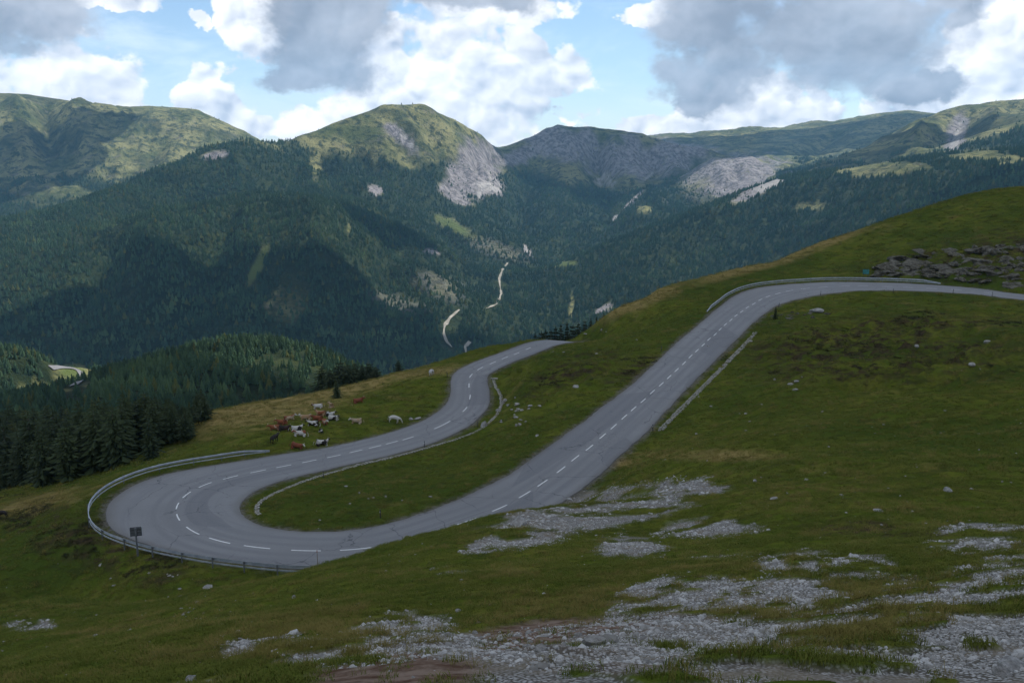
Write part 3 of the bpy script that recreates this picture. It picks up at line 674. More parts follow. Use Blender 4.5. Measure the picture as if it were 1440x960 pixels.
def mat_mount(t, b):
    pos = t.new('ShaderNodeNewGeometry').outputs['Position']
    def at_(n): 
        a = t.new('ShaderNodeAttribute'); a.attribute_name = n; return a.outputs['Fac']
    n1_ = t.noise(pos, 0.006, 7, 0.65); n2_ = t.noise(pos, 0.03, 6, 0.7); n3_ = t.noise(t.scalev(pos, (1, 1, 0.25)), 0.05, 6, 0.7)
    md = t.mix(t.ramp(n1_, 0.36, 0.62), (0.070, 0.086, 0.030), (0.205, 0.198, 0.088))
    md = t.mix(t.math('MULTIPLY', t.ramp(n2_, 0.47, 0.60), 0.9), md, (0.022, 0.032, 0.016))
    md = t.mix(t.math('MULTIPLY', t.ramp(t.noise(pos, 0.0035, 5, .6), 0.50, 0.62), 0.7), md, (0.030, 0.040, 0.020))
    md = t.mix(t.math('MULTIPLY', t.ramp(t.noise(pos, 0.018, 5, .6), 0.56, 0.72), 0.6), md, (0.17, 0.155, 0.12))
    md = t.mix(at_('lush'), md, (0.085, 0.112, 0.034))
    fl = t.mix(t.ramp(n2_, 0.4, 0.7), (0.012, 0.022, 0.010), (0.035, 0.048, 0.018))
    c = t.mix(at_('forest'), md, fl)
    rk = t.mix(t.ramp(n3_, 0.36, 0.66), (0.10, 0.093, 0.097), (0.275, 0.258, 0.262))
    c = t.mix(t.math('MULTIPLY', at_('rock'), t.ramp(n2_, 0.30, 0.46, 0.35, 1)), c, rk)
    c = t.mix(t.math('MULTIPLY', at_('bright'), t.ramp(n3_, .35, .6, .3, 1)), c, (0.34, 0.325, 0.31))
    t.put(b.inputs['Base Color'], c); b.inputs['Roughness'].default_value = 0.95; b.inputs['Specular IOR Level'].default_value = 0.1
    bu = t.new('ShaderNodeBump'); bu.inputs['Strength'].default_value = 0.8; bu.inputs['Distance'].default_value = 22.0
    t.put(bu.inputs['Height'], t.math('ADD', t.math('MULTIPLY', n2_, 0.7), t.math('MULTIPLY', n3_, 0.7))); t.l.new(bu.outputs[0], b.inputs['Normal'])
M_mount = material('mountain_ground', mat_mount)
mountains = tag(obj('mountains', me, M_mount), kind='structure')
print('far', time.time() - T0)

# ---------------------------------------------------------------- road
def mat_road(t, b):
    uv = t.new('ShaderNodeUVMap').outputs[0]
    pos = t.new('ShaderNodeNewGeometry').outputs['Position']
    s_ = t.new('ShaderNodeSeparateXYZ'); t.l.new(uv, s_.inputs[0])
    n_b = t.noise(pos, 0.12, 5, 0.6); n_f = t.noise(pos, 5.0, 4, 0.7); n_l = t.noise(t.scalev(uv, (0.05, 1.1, 1)), 1.0, 5, 0.6)
    c = t.mix(t.ramp(n_b, 0.3, 0.7), (0.165, 0.166, 0.167), (0.194, 0.195, 0.196))
    c = t.mix(t.math('MULTIPLY', t.ramp(n_l, 0.45, 0.75), 0.5), c, (0.125, 0.127, 0.137))
    ly = t.math('ABSOLUTE', s_.outputs[1])
    trk = t.math('MULTIPLY', t.math('ADD', t.ramp(t.math('ABSOLUTE', t.math('SUBTRACT', ly, 1.1)), .1, .55, 1, 0), t.ramp(t.math('ABSOLUTE', t.math('SUBTRACT', ly, 2.7)), .1, .6, 1, 0)), t.ramp(n_b, .3, .65, .25, .6))
    c = t.mix(trk, c, (0.128, 0.130, 0.137))
    pt = t.voro(t.scalev(uv, (0.045, 0.28, 1)), 1.0, 'F1', 'Color', 1.0); ps = t.new('ShaderNodeSeparateColor'); t.l.new(pt, ps.inputs[0])
    c = t.mix(t.ramp(ps.outputs[0], .80, .82, 0, .55), c, (0.118, 0.12, 0.128))
    c = t.mix(t.math('MULTIPLY', t.ramp(n_f, 0.45, 0.7), 0.30), c, (0.22, 0.22, 0.22))
    tar = t.ramp(t.math('ABSOLUTE', t.math('ADD', t.math('SUBTRACT', s_.outputs[1], 0.35), t.math('MULTIPLY', t.math('SUBTRACT', t.noise(uv, .12, 3), .5), .5))), .03, .07, 1, 0)
    c = t.mix(t.math('MULTIPLY', tar, t.ramp(t.noise(uv, .05, 2), .5, .56, 0, .55)), c, (0.06, 0.06, 0.065))
    wob = t.vmath('ADD', uv, t.vmath('SCALE', t.noise(uv, 0.35, 4, 0.6, 0, 1), scale=2.4))
    cr = t.voro(wob, 0.16, 'DISTANCE_TO_EDGE')
    crk = t.math('MULTIPLY', t.ramp(cr, 0.003, 0.010, 1, 0), t.ramp(t.noise(uv, 0.07, 3), 0.44, 0.54))
    c = t.mix(t.math('MULTIPLY', crk, 0.72), c, (0.045, 0.045, 0.05))
    cr2 = t.voro(t.vmath('ADD', uv, t.vmath('SCALE', t.noise(uv, 0.9, 4, 0.6, 0, 1), scale=1.0)), 0.75, 'DISTANCE_TO_EDGE')
    crk2 = t.math('MULTIPLY', t.ramp(cr2, 0.01, 0.03, 1, 0), t.ramp(t.noise(t.vmath('ADD', uv, (4, 3, 0)), 0.09, 3), 0.58, 0.66))
    c = t.mix(t.math('MULTIPLY', crk2, 0.5), c, (0.06, 0.06, 0.065))
    e_ = t.new('ShaderNodeAttribute'); e_.attribute_name = 'edge'
    c = t.mix(t.math('MULTIPLY', t.ramp(t.math('ADD', e_.outputs['Fac'], t.math('MULTIPLY', t.math('SUBTRACT', n_f, .5), .3)), 0.78, 1.0), 0.6), c, (0.10, 0.092, 0.08))
    t.put(b.inputs['Base Color'], c); b.inputs['Roughness'].default_value = 0.82; b.inputs['Specular IOR Level'].default_value = 0.35
    bu = t.new('ShaderNodeBump'); bu.inputs['Strength'].default_value = 0.25; bu.inputs['Distance'].default_value = 0.02
    t.put(bu.inputs['Height'], n_f); t.l.new(bu.outputs[0], b.inputs['Normal'])
M_road = material('asphalt', mat_road)
lat = np.array([-1.0, -0.97, -0.6, -0.3, 0, 0.3, 0.6, 0.97, 1.0])
jit = 0.10 * vnoise(np.arange(NR) * 0.9, np.zeros(NR), 91)
vs = []; uvs = []; ed = []
for i in range(NR):
    for k, u in enumerate(lat):
        o = u * (WI[i] if u > 0 else WO[i]) + (jit[i] if abs(u) > .9 else 0)
        vs.append((RX[i] + NX[i] * o, RY[i] + NY[i] * o, RZ[i] - (0.30 if abs(u) == 1.0 else 0.0) - 0.02 * abs(o) * .5)); uvs.append((i * 1.0, o)); ed.append(abs(u))
fs = [(i * 9 + k, i * 9 + k + 1, (i + 1) * 9 + k + 1, (i + 1) * 9 + k) for i in range(NR - 1) for k in range(8)]
fs = [f[::-1] for f in fs]
me = mesh_from('road', vs, fs)
uvl = me.uv_layers.new(name='rs')
for l in me.loops: uvl.data[l.index].uv = uvs[l.vertex_index]
set_attr(me, 'edge', ed)
road = tag(obj('road', me, M_road), kind='structure')
def road_pt(s, lat_off, h=0.0):
    i = min(max(s, 0), NR - 1.001); k = int(i); u = i - k
    f = lambda a: a[k] * (1 - u) + a[k + 1] * u
    return Vector((f(RX) + f(NX) * lat_off, f(RY) + f(NY) * lat_off, f(RZ) + h - 0.01 * abs(lat_off)))
M_paint = simple('road_paint', (0.66, 0.66, 0.64), 0.7, var=0.08, sc=3)
DASH = [(743,490),(726.5,497),(710,503),(693,510),(675,518),(662,528),(659.5,542),(661,558),(654,575.5),(623,597),(574,616),(551,622),(527.5,628),(500.5,634),(469.5,641),(435,648),(399,655),(363,662),(324,670.5),(288,681),(262,695),(249,711),(250,727),(270,746),(308,760),(361,769),(430,774),(500,772),(555,764),(605,750),(655,733),(703,714),(738,695),(763,679),(789,660),(809,644),(829,629),(847.5,613),(863,599.5),(878,586),(891,574.5),(904.5,563),(917.5,551),(930,540),(941,530),(951.5,520),(962,510.5),(971,501),(980,493),(989,484.7),(997,477),(1005.7,470),(1012.7,463),(1020,456),(1027.7,450),(1035,443.5),(1043,438),(1051,432),(1060,427),(1069,421.7),(1080,416.7),(1093.7,412.7),(1110,409),(1132,405.7),(1157,404),(1187.6,402),(1213.6,402),(1247.6,402.7),(1277,404),(1310,405.5),(1345,407.5),(1390,412)]
rpx, rpy = proj(RX, RY, RZ)
for n_, (a, b) in enumerate(DASH):
    i = int(np.argmin((rpx - a) ** 2 + (rpy - b) ** 2))
    hl = 2.2 if n_ == 9 else (1.55 if 22 < n_ < 31 else 1.15)
    # position sideways from the survey of the dash itself
    q = Vector(at(a, b, 1.0)); q = q * (RZ[i] / q.z)
    lo = (q.x - RX[i]) * NX[i] + (q.y - RY[i]) * NY[i]; lo = max(-1.2, min(1.2, lo))
    s0 = i + (q.x - RX[i]) * TX[i] + (q.y - RY[i]) * TY[i]
    vs = []
    for k in range(5):
        s1 = s0 - hl + 2 * hl * k / 4
        vs += [road_pt(s1, lo - .075, .006), road_pt(s1, lo + .075, .006)]
    d = obj('lane_dash', mesh_from('lane_dash', vs, [(2 * k, 2 * k + 1, 2 * k + 3, 2 * k + 2)[::-1] for k in range(4)]), M_paint, road)
print('road', time.time() - T0)
# ---------------------------------------------------------------- clouds added overhead out of view, placed to shade the near hill and slopes
def mat_shade_cloud(t, b):
    tcn = t.new('ShaderNodeTexCoord'); n = t.noise(tcn.outputs['Object'], 0.01, 5)
    df = t.new('ShaderNodeBsdfDiffuse'); tr = t.new('ShaderNodeBsdfTranslucent'); mx = t.new('ShaderNodeMixShader')
    c = t.mix(n, (0.86, 0.87, 0.9), (0.94, 0.94, 0.95)); t.put(df.inputs[0], c); t.put(tr.inputs[0], c)
    mx.inputs[0].default_value = 0.42
    t.l.new(df.outputs[0], mx.inputs[1]); t.l.new(tr.outputs[0], mx.inputs[2]); t.l.new(mx.outputs[0], t.out.inputs[0])
M_shade_cloud = material('added_cloud_shell', mat_shade_cloud)
CL_Z = 1650.0
def shade_cloud(gx_, gy_, gz_, rx, ry, seed, thick=190):
    k = (CL_Z - gz_) / sun_dir.z
    cx, cy_ = gx_ + sun_dir.x * k, gy_ + sun_dir.y * k
    bm = bmesh.new(); bmesh.ops.create_icosphere(bm, subdivisions=5, radius=1.0)
    co = np.array([v.co[:] for v in bm.verts])
    n = fbm(co[:, 0] * 2.2 + seed, co[:, 1] * 2.2 + co[:, 2] * 1.3, 5, 200 + seed)
    n2 = fbm(co[:, 0] * 5 + seed, co[:, 1] * 5 + co[:, 2] * 4, 3, 300 + seed)
    s = 1 + n * 0.55 + n2 * 0.16
    for v, q in zip(bm.verts, s):
        x, y, z = v.co
        v.co = (x * rx * q, y * ry * q, z * thick * (0.45 if z < 0 else 1.0) * q)
    me = bpy.data.meshes.new('added_shade_cloud'); bm.to_mesh(me); bm.free()
    me.polygons.foreach_set('use_smooth', [True] * len(me.polygons))
    return tag(obj('added_shade_cloud', me, M_shade_cloud, loc=(cx, cy_, CL_Z)), kind='structure')
for a in [(10, 130, -35, 330, 330, 1), (-330, 430, -120, 330, 260, 2), (-560, 1720, -440, 760, 330, 3), (120, 1900, -400, 300, 190, 4), (560, 4900, 0, 720, 560, 5), (1050, 2000, -230, 420, 170, 6),
          (-2300, 4300, -60, 300, 500, 7), (2300, 6300, 120, 1200, 500, 8), (1500, 3700, 60, 330, 300, 9), (330, 430, -80, 300, 200, 11), (-480, 2750, -230, 260, 170, 12)]:
    shade_cloud(*a)

# ---------------------------------------------------------------- conifers
def mat_needle(cols, name):
    def f(t, b):
        oi = t.new('ShaderNodeObjectInfo'); tcn = t.new('ShaderNodeTexCoord')
        n = t.noise(tcn.outputs['Object'], 0.9, 3)
        c = t.mix(oi.outputs['Random'], cols[0], cols[1])
        c = t.mix(t.ramp(n, 0.35, 0.7, 0, 0.8), c, cols[2])
        wp = t.new('ShaderNodeNewGeometry').outputs['Position']
        c = t.mix(t.ramp(t.noise(wp, 0.007, 4, .6), .46, .60, 0, .55), c, tuple(v * .42 for v in cols[1]))
        c = t.mix(t.ramp(t.noise(t.vmath('ADD', wp, (500, 90, 0)), 0.011, 4, .6), .55, .68, 0, .6), c, tuple(v * 1.35 for v in cols[2]))
        t.put(b.inputs['Base Color'], c); b.inputs['Roughness'].default_value = 0.8; b.inputs['Specular IOR Level'].default_value = 0.15
    return material(name, f)
M_needle = mat_needle([(0.010, 0.019, 0.009), (0.022, 0.033, 0.013), (0.032, 0.046, 0.017)], 'spruce_needles')
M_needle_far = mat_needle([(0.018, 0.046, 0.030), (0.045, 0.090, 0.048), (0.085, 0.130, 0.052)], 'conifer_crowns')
M_larch = mat_needle([(0.070, 0.085, 0.025), (0.10, 0.11, 0.034), (0.085, 0.10, 0.030)], 'larch_needles')
M_bark = simple('bark', (0.075, 0.055, 0.042), 0.95, sc=8, var=.25)
def far_tree_mesh(name, seed, tiers=6, base_r=0.19, mats=None):
    rn = random.Random(seed); V = []; F = []
    for k in range(tiers):
        z0 = 0.06 + 0.90 * (k / tiers) ** 0.95; z1 = min(1.0, z0 + 0.34 * (1 - k / tiers) + 0.12)
        r = base_r * (1 - k / (tiers + .15)) ** 0.85 * rn.uniform(.85, 1.12)
        b0 = len(V); V.append((rn.uniform(-.01, .01), rn.uniform(-.01, .01), z1))
        m = 7; ph = rn.random() * 6
        for j in range(m * 2):
            a = ph + math.pi * j / m
            rr_ = r * (rn.uniform(.85, 1.2) if j % 2 == 0 else rn.uniform(.45, .62))
            V.append((rr_ * math.cos(a), rr_ * math.sin(a), z0 - (0.05 if j % 2 == 0 else 0.0) + rn.uniform(-.015, .015)))
        for j in range(m * 2): F.append((b0, b0 + 1 + j, b0 + 1 + (j + 1) % (m * 2)))
    b0 = len(V)
    for z in (0, 0.12):
        for j in range(3): V.append((0.014 * math.cos(j * 2.1), 0.014 * math.sin(j * 2.1), z - .03))
    for j in range(3): F.append((b0 + j, b0 + (j + 1) % 3, b0 + 3 + (j + 1) % 3, b0 + 3 + j))
    me = mesh_from(name, V, F)
    me.materials.append(mats)
    return me
def scatter(name, P, sc, rot, meshes, kind_idx, label=None, tilt=None, parent=None, cat=None):
    """one stuff object: every point carries an instance of one of the source meshes"""
    for q, sm in enumerate(meshes):
        sel = kind_idx == q
        if not sel.any(): continue
        me = bpy.data.meshes.new(name); pts = np.ascontiguousarray(P[sel], dtype=np.float32)
        me.vertices.add(len(pts)); me.vertices.foreach_set('co', pts.ravel())
        a = me.attributes.new('sc', 'FLOAT_VECTOR', 'POINT'); a.data.foreach_set('vector', np.ascontiguousarray(sc[sel], dtype=np.float32).ravel())
        a = me.attributes.new('rt', 'FLOAT_VECTOR', 'POINT'); a.data.foreach_set('vector', np.ascontiguousarray(rot[sel], dtype=np.float32).ravel())
        o = obj(name, me)
        src = bpy.data.objects.new(name + '_source', sm)
        g = bpy.data.node_groups.new(name, 'GeometryNodeTree')
        g.interface.new_socket('Geometry', in_out='INPUT', socket_type='NodeSocketGeometry')
        g.interface.new_socket('Geometry', in_out='OUTPUT', socket_type='NodeSocketGeometry')
        gi = g.nodes.new('NodeGroupInput'); go = g.nodes.new('NodeGroupOutput')
        mp = g.nodes.new('GeometryNodeMeshToPoints'); ip = g.nodes.new('GeometryNodeInstanceOnPoints')
        ob = g.nodes.new('GeometryNodeObjectInfo'); ob.inputs['Object'].default_value = src; ob.inputs['As Instance'].default_value = True
        a1 = g.nodes.new('GeometryNodeInputNamedAttribute'); a1.data_type = 'FLOAT_VECTOR'; a1.inputs[0].default_value = 'sc'
        a2 = g.nodes.new('GeometryNodeInputNamedAttribute'); a2.data_type = 'FLOAT_VECTOR'; a2.inputs[0].default_value = 'rt'
        L = g.links.new
        L(gi.outputs[0], mp.inputs['Mesh']); L(mp.outputs[0], ip.inputs['Points']); L(ob.outputs['Geometry'], ip.inputs['Instance'])
        L(a2.outputs[0], ip.inputs['Rotation']); L(a1.outputs[0], ip.inputs['Scale']); L(ip.outputs[0], go.inputs[0])
        md = o.modifiers.new('scatter', 'NODES'); md.node_group = g
        tag(o, kind='stuff', label=label)
# what the terrain hides from the camera's side (with a margin for tree height)
AV = np.radians(np.linspace(-37, 37, 371)); RV = np.geomspace(12, 7500, 420)
_r, _a = np.meshgrid(RV, AV, indexing='ij')
_zv = ground_z(_r * np.sin(_a), _r * np.cos(_a), detail=False)
HOR = np.maximum.accumulate(_zv / _r, axis=0)
def seen(x, y, z, top):
    r = np.hypot(x, y); a = np.arctan2(x, y)
    i = np.clip(np.searchsorted(RV, r) - 3, 0, len(RV) - 1); j = np.clip(np.round((a - AV[0]) / (AV[1] - AV[0])).astype(int), 0, len(AV) - 1)
    return (z + top) / r > HOR[i, j]
_st = []
for S in STREAMS: _st.append(None)
STREAM_W = []
for S in STREAMS:
    P3 = []
    for k in range(len(S) - 1):
        for u in (0, .25, .5, .75):
            P3.append(hit(S[k][0] * (1 - u) + S[k + 1][0] * u, S[k][1] * (1 - u) + S[k + 1][1] * u, 420))
    P3.append(hit(*S[-1], 420)); STREAM_W.append([p for p in P3 if p])
FAR_ROAD = [[(104,543),(112,537),(115,529),(112,521),(100,517.5),(86,516.5),(72,518)]]
FAR_W = []
for S in FAR_ROAD:
    P3 = []
    for k in range(len(S) - 1):
        for u in (0, .33, .67): P3.append(hit(S[k][0] * (1 - u) + S[k + 1][0] * u, S[k][1] * (1 - u) + S[k + 1][1] * u, 420))
    P3.append(hit(*S[-1], 420)); FAR_W.append([p for p in P3 if p])
PATHPTS = np.array([p for W_ in STREAM_W + FAR_W for p in W_])
def ribbon(name, P3, width, m, lift=0.35, wob=0.0, seed=0):
    P = np.array(P3); 
    # spread to even spacing and smooth
    s = np.concatenate([[0], np.cumsum(np.hypot(*np.diff(P[:, :2], axis=0).T))]); n = max(4, int(s[-1] / max(width * .5, 2)))
    t = np.linspace(0, s[-1], n); x = np.interp(t, s, P[:, 0]); y = np.interp(t, s, P[:, 1])
    for _ in range(6):
        x[1:-1] = (x[:-2] + 2 * x[1:-1] + x[2:]) / 4; y[1:-1] = (y[:-2] + 2 * y[1:-1] + y[2:]) / 4
    tx = np.gradient(x); ty = np.gradient(y); l = np.hypot(tx, ty) + 1e-9; nx, ny = -ty / l, tx / l
    wv = width * (1 + wob * vnoise(t / 30, t * 0, seed)) / 2
    U = np.array([-1, -.5, 0, .5, 1.0]); XX = x[:, None] + nx[:, None] * wv[:, None] * U; YY = y[:, None] + ny[:, None] * wv[:, None] * U
    ZZ = ground_z(XX, YY); ZZ = np.minimum(ZZ, ZZ[:, 2:3] + 1.2); ZZ = np.maximum(ZZ, ground_z(XX, YY)) + lift
    return obj(name, grid_mesh(name, XX[:, ::-1], YY[:, ::-1], ZZ[:, ::-1]), m)
M_bed = simple('river_gravel', (0.24, 0.225, 0.19), 0.9, sc=0.05, var=.2)
for k, P3 in enumerate(STREAM_W): tag(ribbon('gravel_streambed', P3, (5.0, 6, 4.5)[k], M_bed, 1.6, .8, 400 + k), kind='structure')
M_froad = simple('far_asphalt', (0.15, 0.15, 0.155), 0.8, sc=0.05, var=.1)
for k, P3 in enumerate(FAR_W): tag(ribbon('valley_road', P3, 6.0, M_froad, 1.0), kind='structure')

def sample_forest():
    out = []
    for (ra, rb, area) in [(425, 1100, 24), (1100, 2100, 62), (2100, 3300, 84), (3300, 5600, 150)]:
        n = int(0.5 * (rb * rb - ra * ra) * R(66) / area)
        r = np.sqrt(rng.uniform(ra * ra, rb * rb, n)); a = rng.uniform(R(-33), R(33), n)
        x = r * np.sin(a); y = r * np.cos(a)
        z = ground_z(x, y)
        k = seen(x, y, z, 32); x, y, z = x[k], y[k], z[k]
        d = forest_density(x, y, z)
        d = np.maximum(d, 0.02)
        thin = 0.78 + 0.5 * vnoise(x / 45, y / 45, 88) * sstep(-.3, .5, vnoise(x / 220, y / 220, 89)) + .12 * vnoise(x / 18, y / 18, 90)
        k = rng.uniform(0, 1, len(x)) < d * thin; x, y, z, d = x[k], y[k], z[k], d[k]
        h = rng.uniform(8.5, 16.5, len(x)) * (0.55 + 0.45 * np.clip(d * 1.4, 0, 1)) * (1.15 if ra > 3000 else 0.66 if ra < 1000 else 1.0)
        out.append(np.c_[x, y, z, h, d])
    T = np.vstack(out)
    ok = np.ones(len(T), bool)
    for p in PATHPTS:
        rad = 12 if p[1] > 1200 else 10
        ok &= (T[:, 0] - p[0]) ** 2 + (T[:, 1] - p[1]) ** 2 > rad * rad
        if p[0] > -480 or p[1] > 1200:        # keep the line of sight to the little road open
            dx = T[:, 0] - p[0] * T[:, 1] / p[1]
            ok &= ~((np.abs(dx) < 7.5) & (T[:, 1] < p[1]) & (T[:, 1] > p[1] - 60))
    ok &= ~((T[:, 0] > -20) & (T[:, 1] < 560) & (T[:, 1] > 0) & (np.hypot(T[:, 0], T[:, 1]) < 560))
    return T[ok]
TR = sample_forest()
FT = [far_tree_mesh('conifer', 1, 6, .17, M_needle_far), far_tree_mesh('conifer', 2, 7, .14, M_needle_far), far_tree_mesh('conifer', 3, 5, .21, M_needle_far), far_tree_mesh('larch', 4, 6, .2, M_larch)]
kk = rng.choice(4, len(TR), p=[.36, .34, .25, .05])
h = TR[:, 3]; wv = rng.uniform(.85, 1.4, len(TR)) * 1.45
scatter('conifer_forest', TR[:, :3], np.c_[h * wv, h * wv, h], np.c_[rng.normal(0, .03, len(TR)), rng.normal(0, .03, len(TR)), rng.uniform(0, 6.28, len(TR))], FT, kk,
        label='dark conifer forest covering the valley sides below the peaks')
print('forest', len(TR), time.time() - T0)

# haze: one closed box of even thin air
hz = bpy.data.meshes.new('haze'); bm = bmesh.new(); bmesh.ops.create_cube(bm, size=1.0)
HB = (-9000, 9000, -9000, 9000, -1100, 700)
for v in bm.verts: v.co = (HB[0] if v.co.x < 0 else HB[1], HB[2] if v.co.y < 0 else HB[3], HB[4] if v.co.z < 0 else HB[5])
bm.to_mesh(hz); bm.free()
mh = bpy.data.materials.new('air'); mh.use_nodes = True; t = NT(mh.node_tree); t.n.clear()
o_ = t.new('ShaderNodeOutputMaterial'); pv = t.new('ShaderNodeVolumePrincipled'); t.l.new(pv.outputs[0], o_.inputs['Volume'])
pv.inputs['Color'].default_value = (0.26, 0.62, 1.0, 1); pv.inputs['Density'].default_value = 4.1e-5; pv.inputs['Anisotropy'].default_value = 0.2
tag(obj('haze', hz, mh), kind='stuff')
def mk_hit(px, py, hi=420): return hit(px, py, 4.0, hi)
def scale_m(pxs, Y): return pxs * Y / FOC
def normal_at(x, y, d=1.0):
    z = ground_z(np.array([x - d, x + d, x, x]), np.array([y, y, y - d, y + d]), detail=False)
    return Vector((-(z[1] - z[0]) / (2 * d), -(z[3] - z[2]) / (2 * d), 1)).normalized()

# ---------------------------------------------------------------- steel guardrails
def mat_steel(t, b):
    pos = t.new('ShaderNodeNewGeometry').outputs['Position']
    n = t.noise(pos, 1.4, 5, 0.65); n2_ = t.noise(t.scalev(pos, (1, 1, .15)), 9.0, 4, 0.6)
    c = t.mix(t.ramp(n, 0.35, 0.7), (0.30, 0.33, 0.37), (0.46, 0.49, 0.53)); c = t.mix(t.ramp(n2_, 0.55, 0.8, 0, .5), c, (0.13, 0.13, 0.135))
    t.put(b.inputs['Base Color'], c); b.inputs['Metallic'].default_value = 0.35; b.inputs['Roughness'].default_value = 0.5
M_steel = material('galvanised_steel', mat_steel)
M_steel_dark = simple('weathered_steel', (0.16, 0.17, 0.185), 0.6, metal=.4, var=.2)
def sweep(name, prof, pts, outs, m, parent):
    V = []; F = []; k = len(prof)
    for p, o in zip(pts, outs):
        for (u, v) in prof: V.append(p + o * u + Vector((0, 0, v)))
    for i in range(len(pts) - 1):
        for j in range(k):
            F.append((i * k + j, i * k + (j + 1) % k, (i + 1) * k + (j + 1) % k, (i + 1) * k + j))
    F.append(tuple(range(k))[::-1]); F.append(tuple(range((len(pts) - 1) * k, len(pts) * k)))
    return obj(name, mesh_from(name, V, F), m, parent)
W_ = [(0, -.155), (0.0, -.125), (.075, -.085), (.075, -.05), (0, -.02), (0, .02), (.075, .05), (.075, .085), (0, .125), (0, .155)]
PROF_W = W_ + [(u - .012, v) for u, v in W_[::-1]]
PROF_L = [(0, -.07), (.04, -.07), (.04, .07), (0, .07)]
def box_mesh(name, dx, dy, dz, bev=0.0, z0=0.0):
    bm = bmesh.new(); bmesh.ops.create_cube(bm, size=1.0)
    for v in bm.verts: v.co = (v.co.x * dx, v.co.y * dy, (v.co.z + .5) * dz + z0)
    if bev: bmesh.ops.bevel(bm, geom=bm.edges[:], offset=bev, segments=1, affect='EDGES')
    me = bpy.data.meshes.new(name); bm.to_mesh(me); bm.free(); return me
def cyl_mesh(name, r0, r1, h, seg=8, z0=0.0):
    bm = bmesh.new(); bmesh.ops.create_cone(bm, cap_ends=True, segments=seg, radius1=r0, radius2=r1, depth=h)
    for v in bm.verts: v.co.z += h / 2 + z0
    me = bpy.data.meshes.new(name); bm.to_mesh(me); bm.free(); return me
POST_ME = mesh_from('post', *(lambda: ([(x, y, z) for z in (-.9, 1.04) for (x, y) in [(-.05, -.045), (.05, -.045), (.05, -.033), (-.035, -.033), (-.035, .033), (.05, .033), (.05, .045), (-.05, .045)]],
    [(k, (k + 1) % 8, 8 + (k + 1) % 8, 8 + k) for k in range(8)] + [(8, 9, 10, 11), (8, 11, 12, 15), (12, 13, 14, 15)]))())
POST_ME.materials.append(M_steel_dark)
BLOCK_ME = box_mesh('spacer', .17, .07, .2, .01, .76); BLOCK_ME.materials.append(M_steel_dark)
def guardrail(s0, s1, side, off, label, step=3.0, off_fn=None):
    mid = road_pt((s0 + s1) / 2, 0); root = empty('guardrail', mid)
    tag(root, label, 'guardrail')
    def P(s, extra=0.0, h=0.0):
        k = int(min(max(round(s), 0), NR - 1)); wdt = (WI if side > 0 else WO)
        kk_ = min(int(s), NR - 2); u = s - kk_; wv_ = wdt[kk_] * (1 - u) + wdt[kk_ + 1] * u
        o = off + (off_fn(s) if off_fn else 0)
        return road_pt(s, side * (wv_ + o + extra), h)
    drop = lambda s: -0.55 * max(0, 1 - min(s - s0, s1 - s) / 4.0)
    n = max(1, int(round((s1 - s0) / 4.0)))
    for i in range(n):
        a = s0 + (s1 - s0) * i / n; b = s0 + (s1 - s0) * (i + 1) / n + (.12 if i < n - 1 else 0)
        pts = []; outs = []; low = []
        for k in range(5):
            s = a + (b - a) * k / 4; p = P(s, 0, .86 + drop(s)); q = P(s, .3); o = (P(s, 0) - q); o.z = 0; o.normalize()
            pts.append(p - mid + o * (0.004 * (i % 2))); outs.append(o); low.append(P(s, .02, .40 + drop(s) * .3) - mid + o * (0.004 * (i % 2)))
        sweep('beam', PROF_W, pts, outs, M_steel, root)
        sweep('lower_rail', PROF_L, low, outs, M_steel, root)
    k = 0; s = s0 + .6
    while s < s1 - .3:
        p = P(s, .13); q = P(s, .5); a = math.atan2(p.y - q.y, p.x - q.x)
        o = obj('post', POST_ME, None, root, loc=(p.x - mid.x, p.y - mid.y, p.z - mid.z + drop(s)), rot=(0, 0, a))
        bl = obj('spacer', BLOCK_ME, None, o, loc=(.09, 0, 0))
        s += step
    return root
def s_near(a, b): return float(np.argmin((rpx - a) ** 2 + (rpy - b) ** 2))
iA = int(np.argmin((rpx - 372) ** 2 + (rpy - 660) ** 2)); iB = int(np.argmin((rpx - 452) ** 2 + (rpy - 774) ** 2))
guardrail(iA - 5, iB + 6, -1, 1.3, 'long grey steel guardrail curving round the outside of the lower hairpin bend', 3.0,
          off_fn=lambda s: 0.35 * math.exp(-((s - (iA + iB) / 2 + 2) / 12.0) ** 2))
iC = int(np.argmin((rpx - 1037) ** 2 + (rpy - 443) ** 2)); iD = int(np.argmin((rpx - 1310) ** 2 + (rpy - 405) ** 2))
guardrail(iC, iD, 1, 0.9, 'grey steel guardrail along the outside of the upper bend below the grassy hill', 3.0)

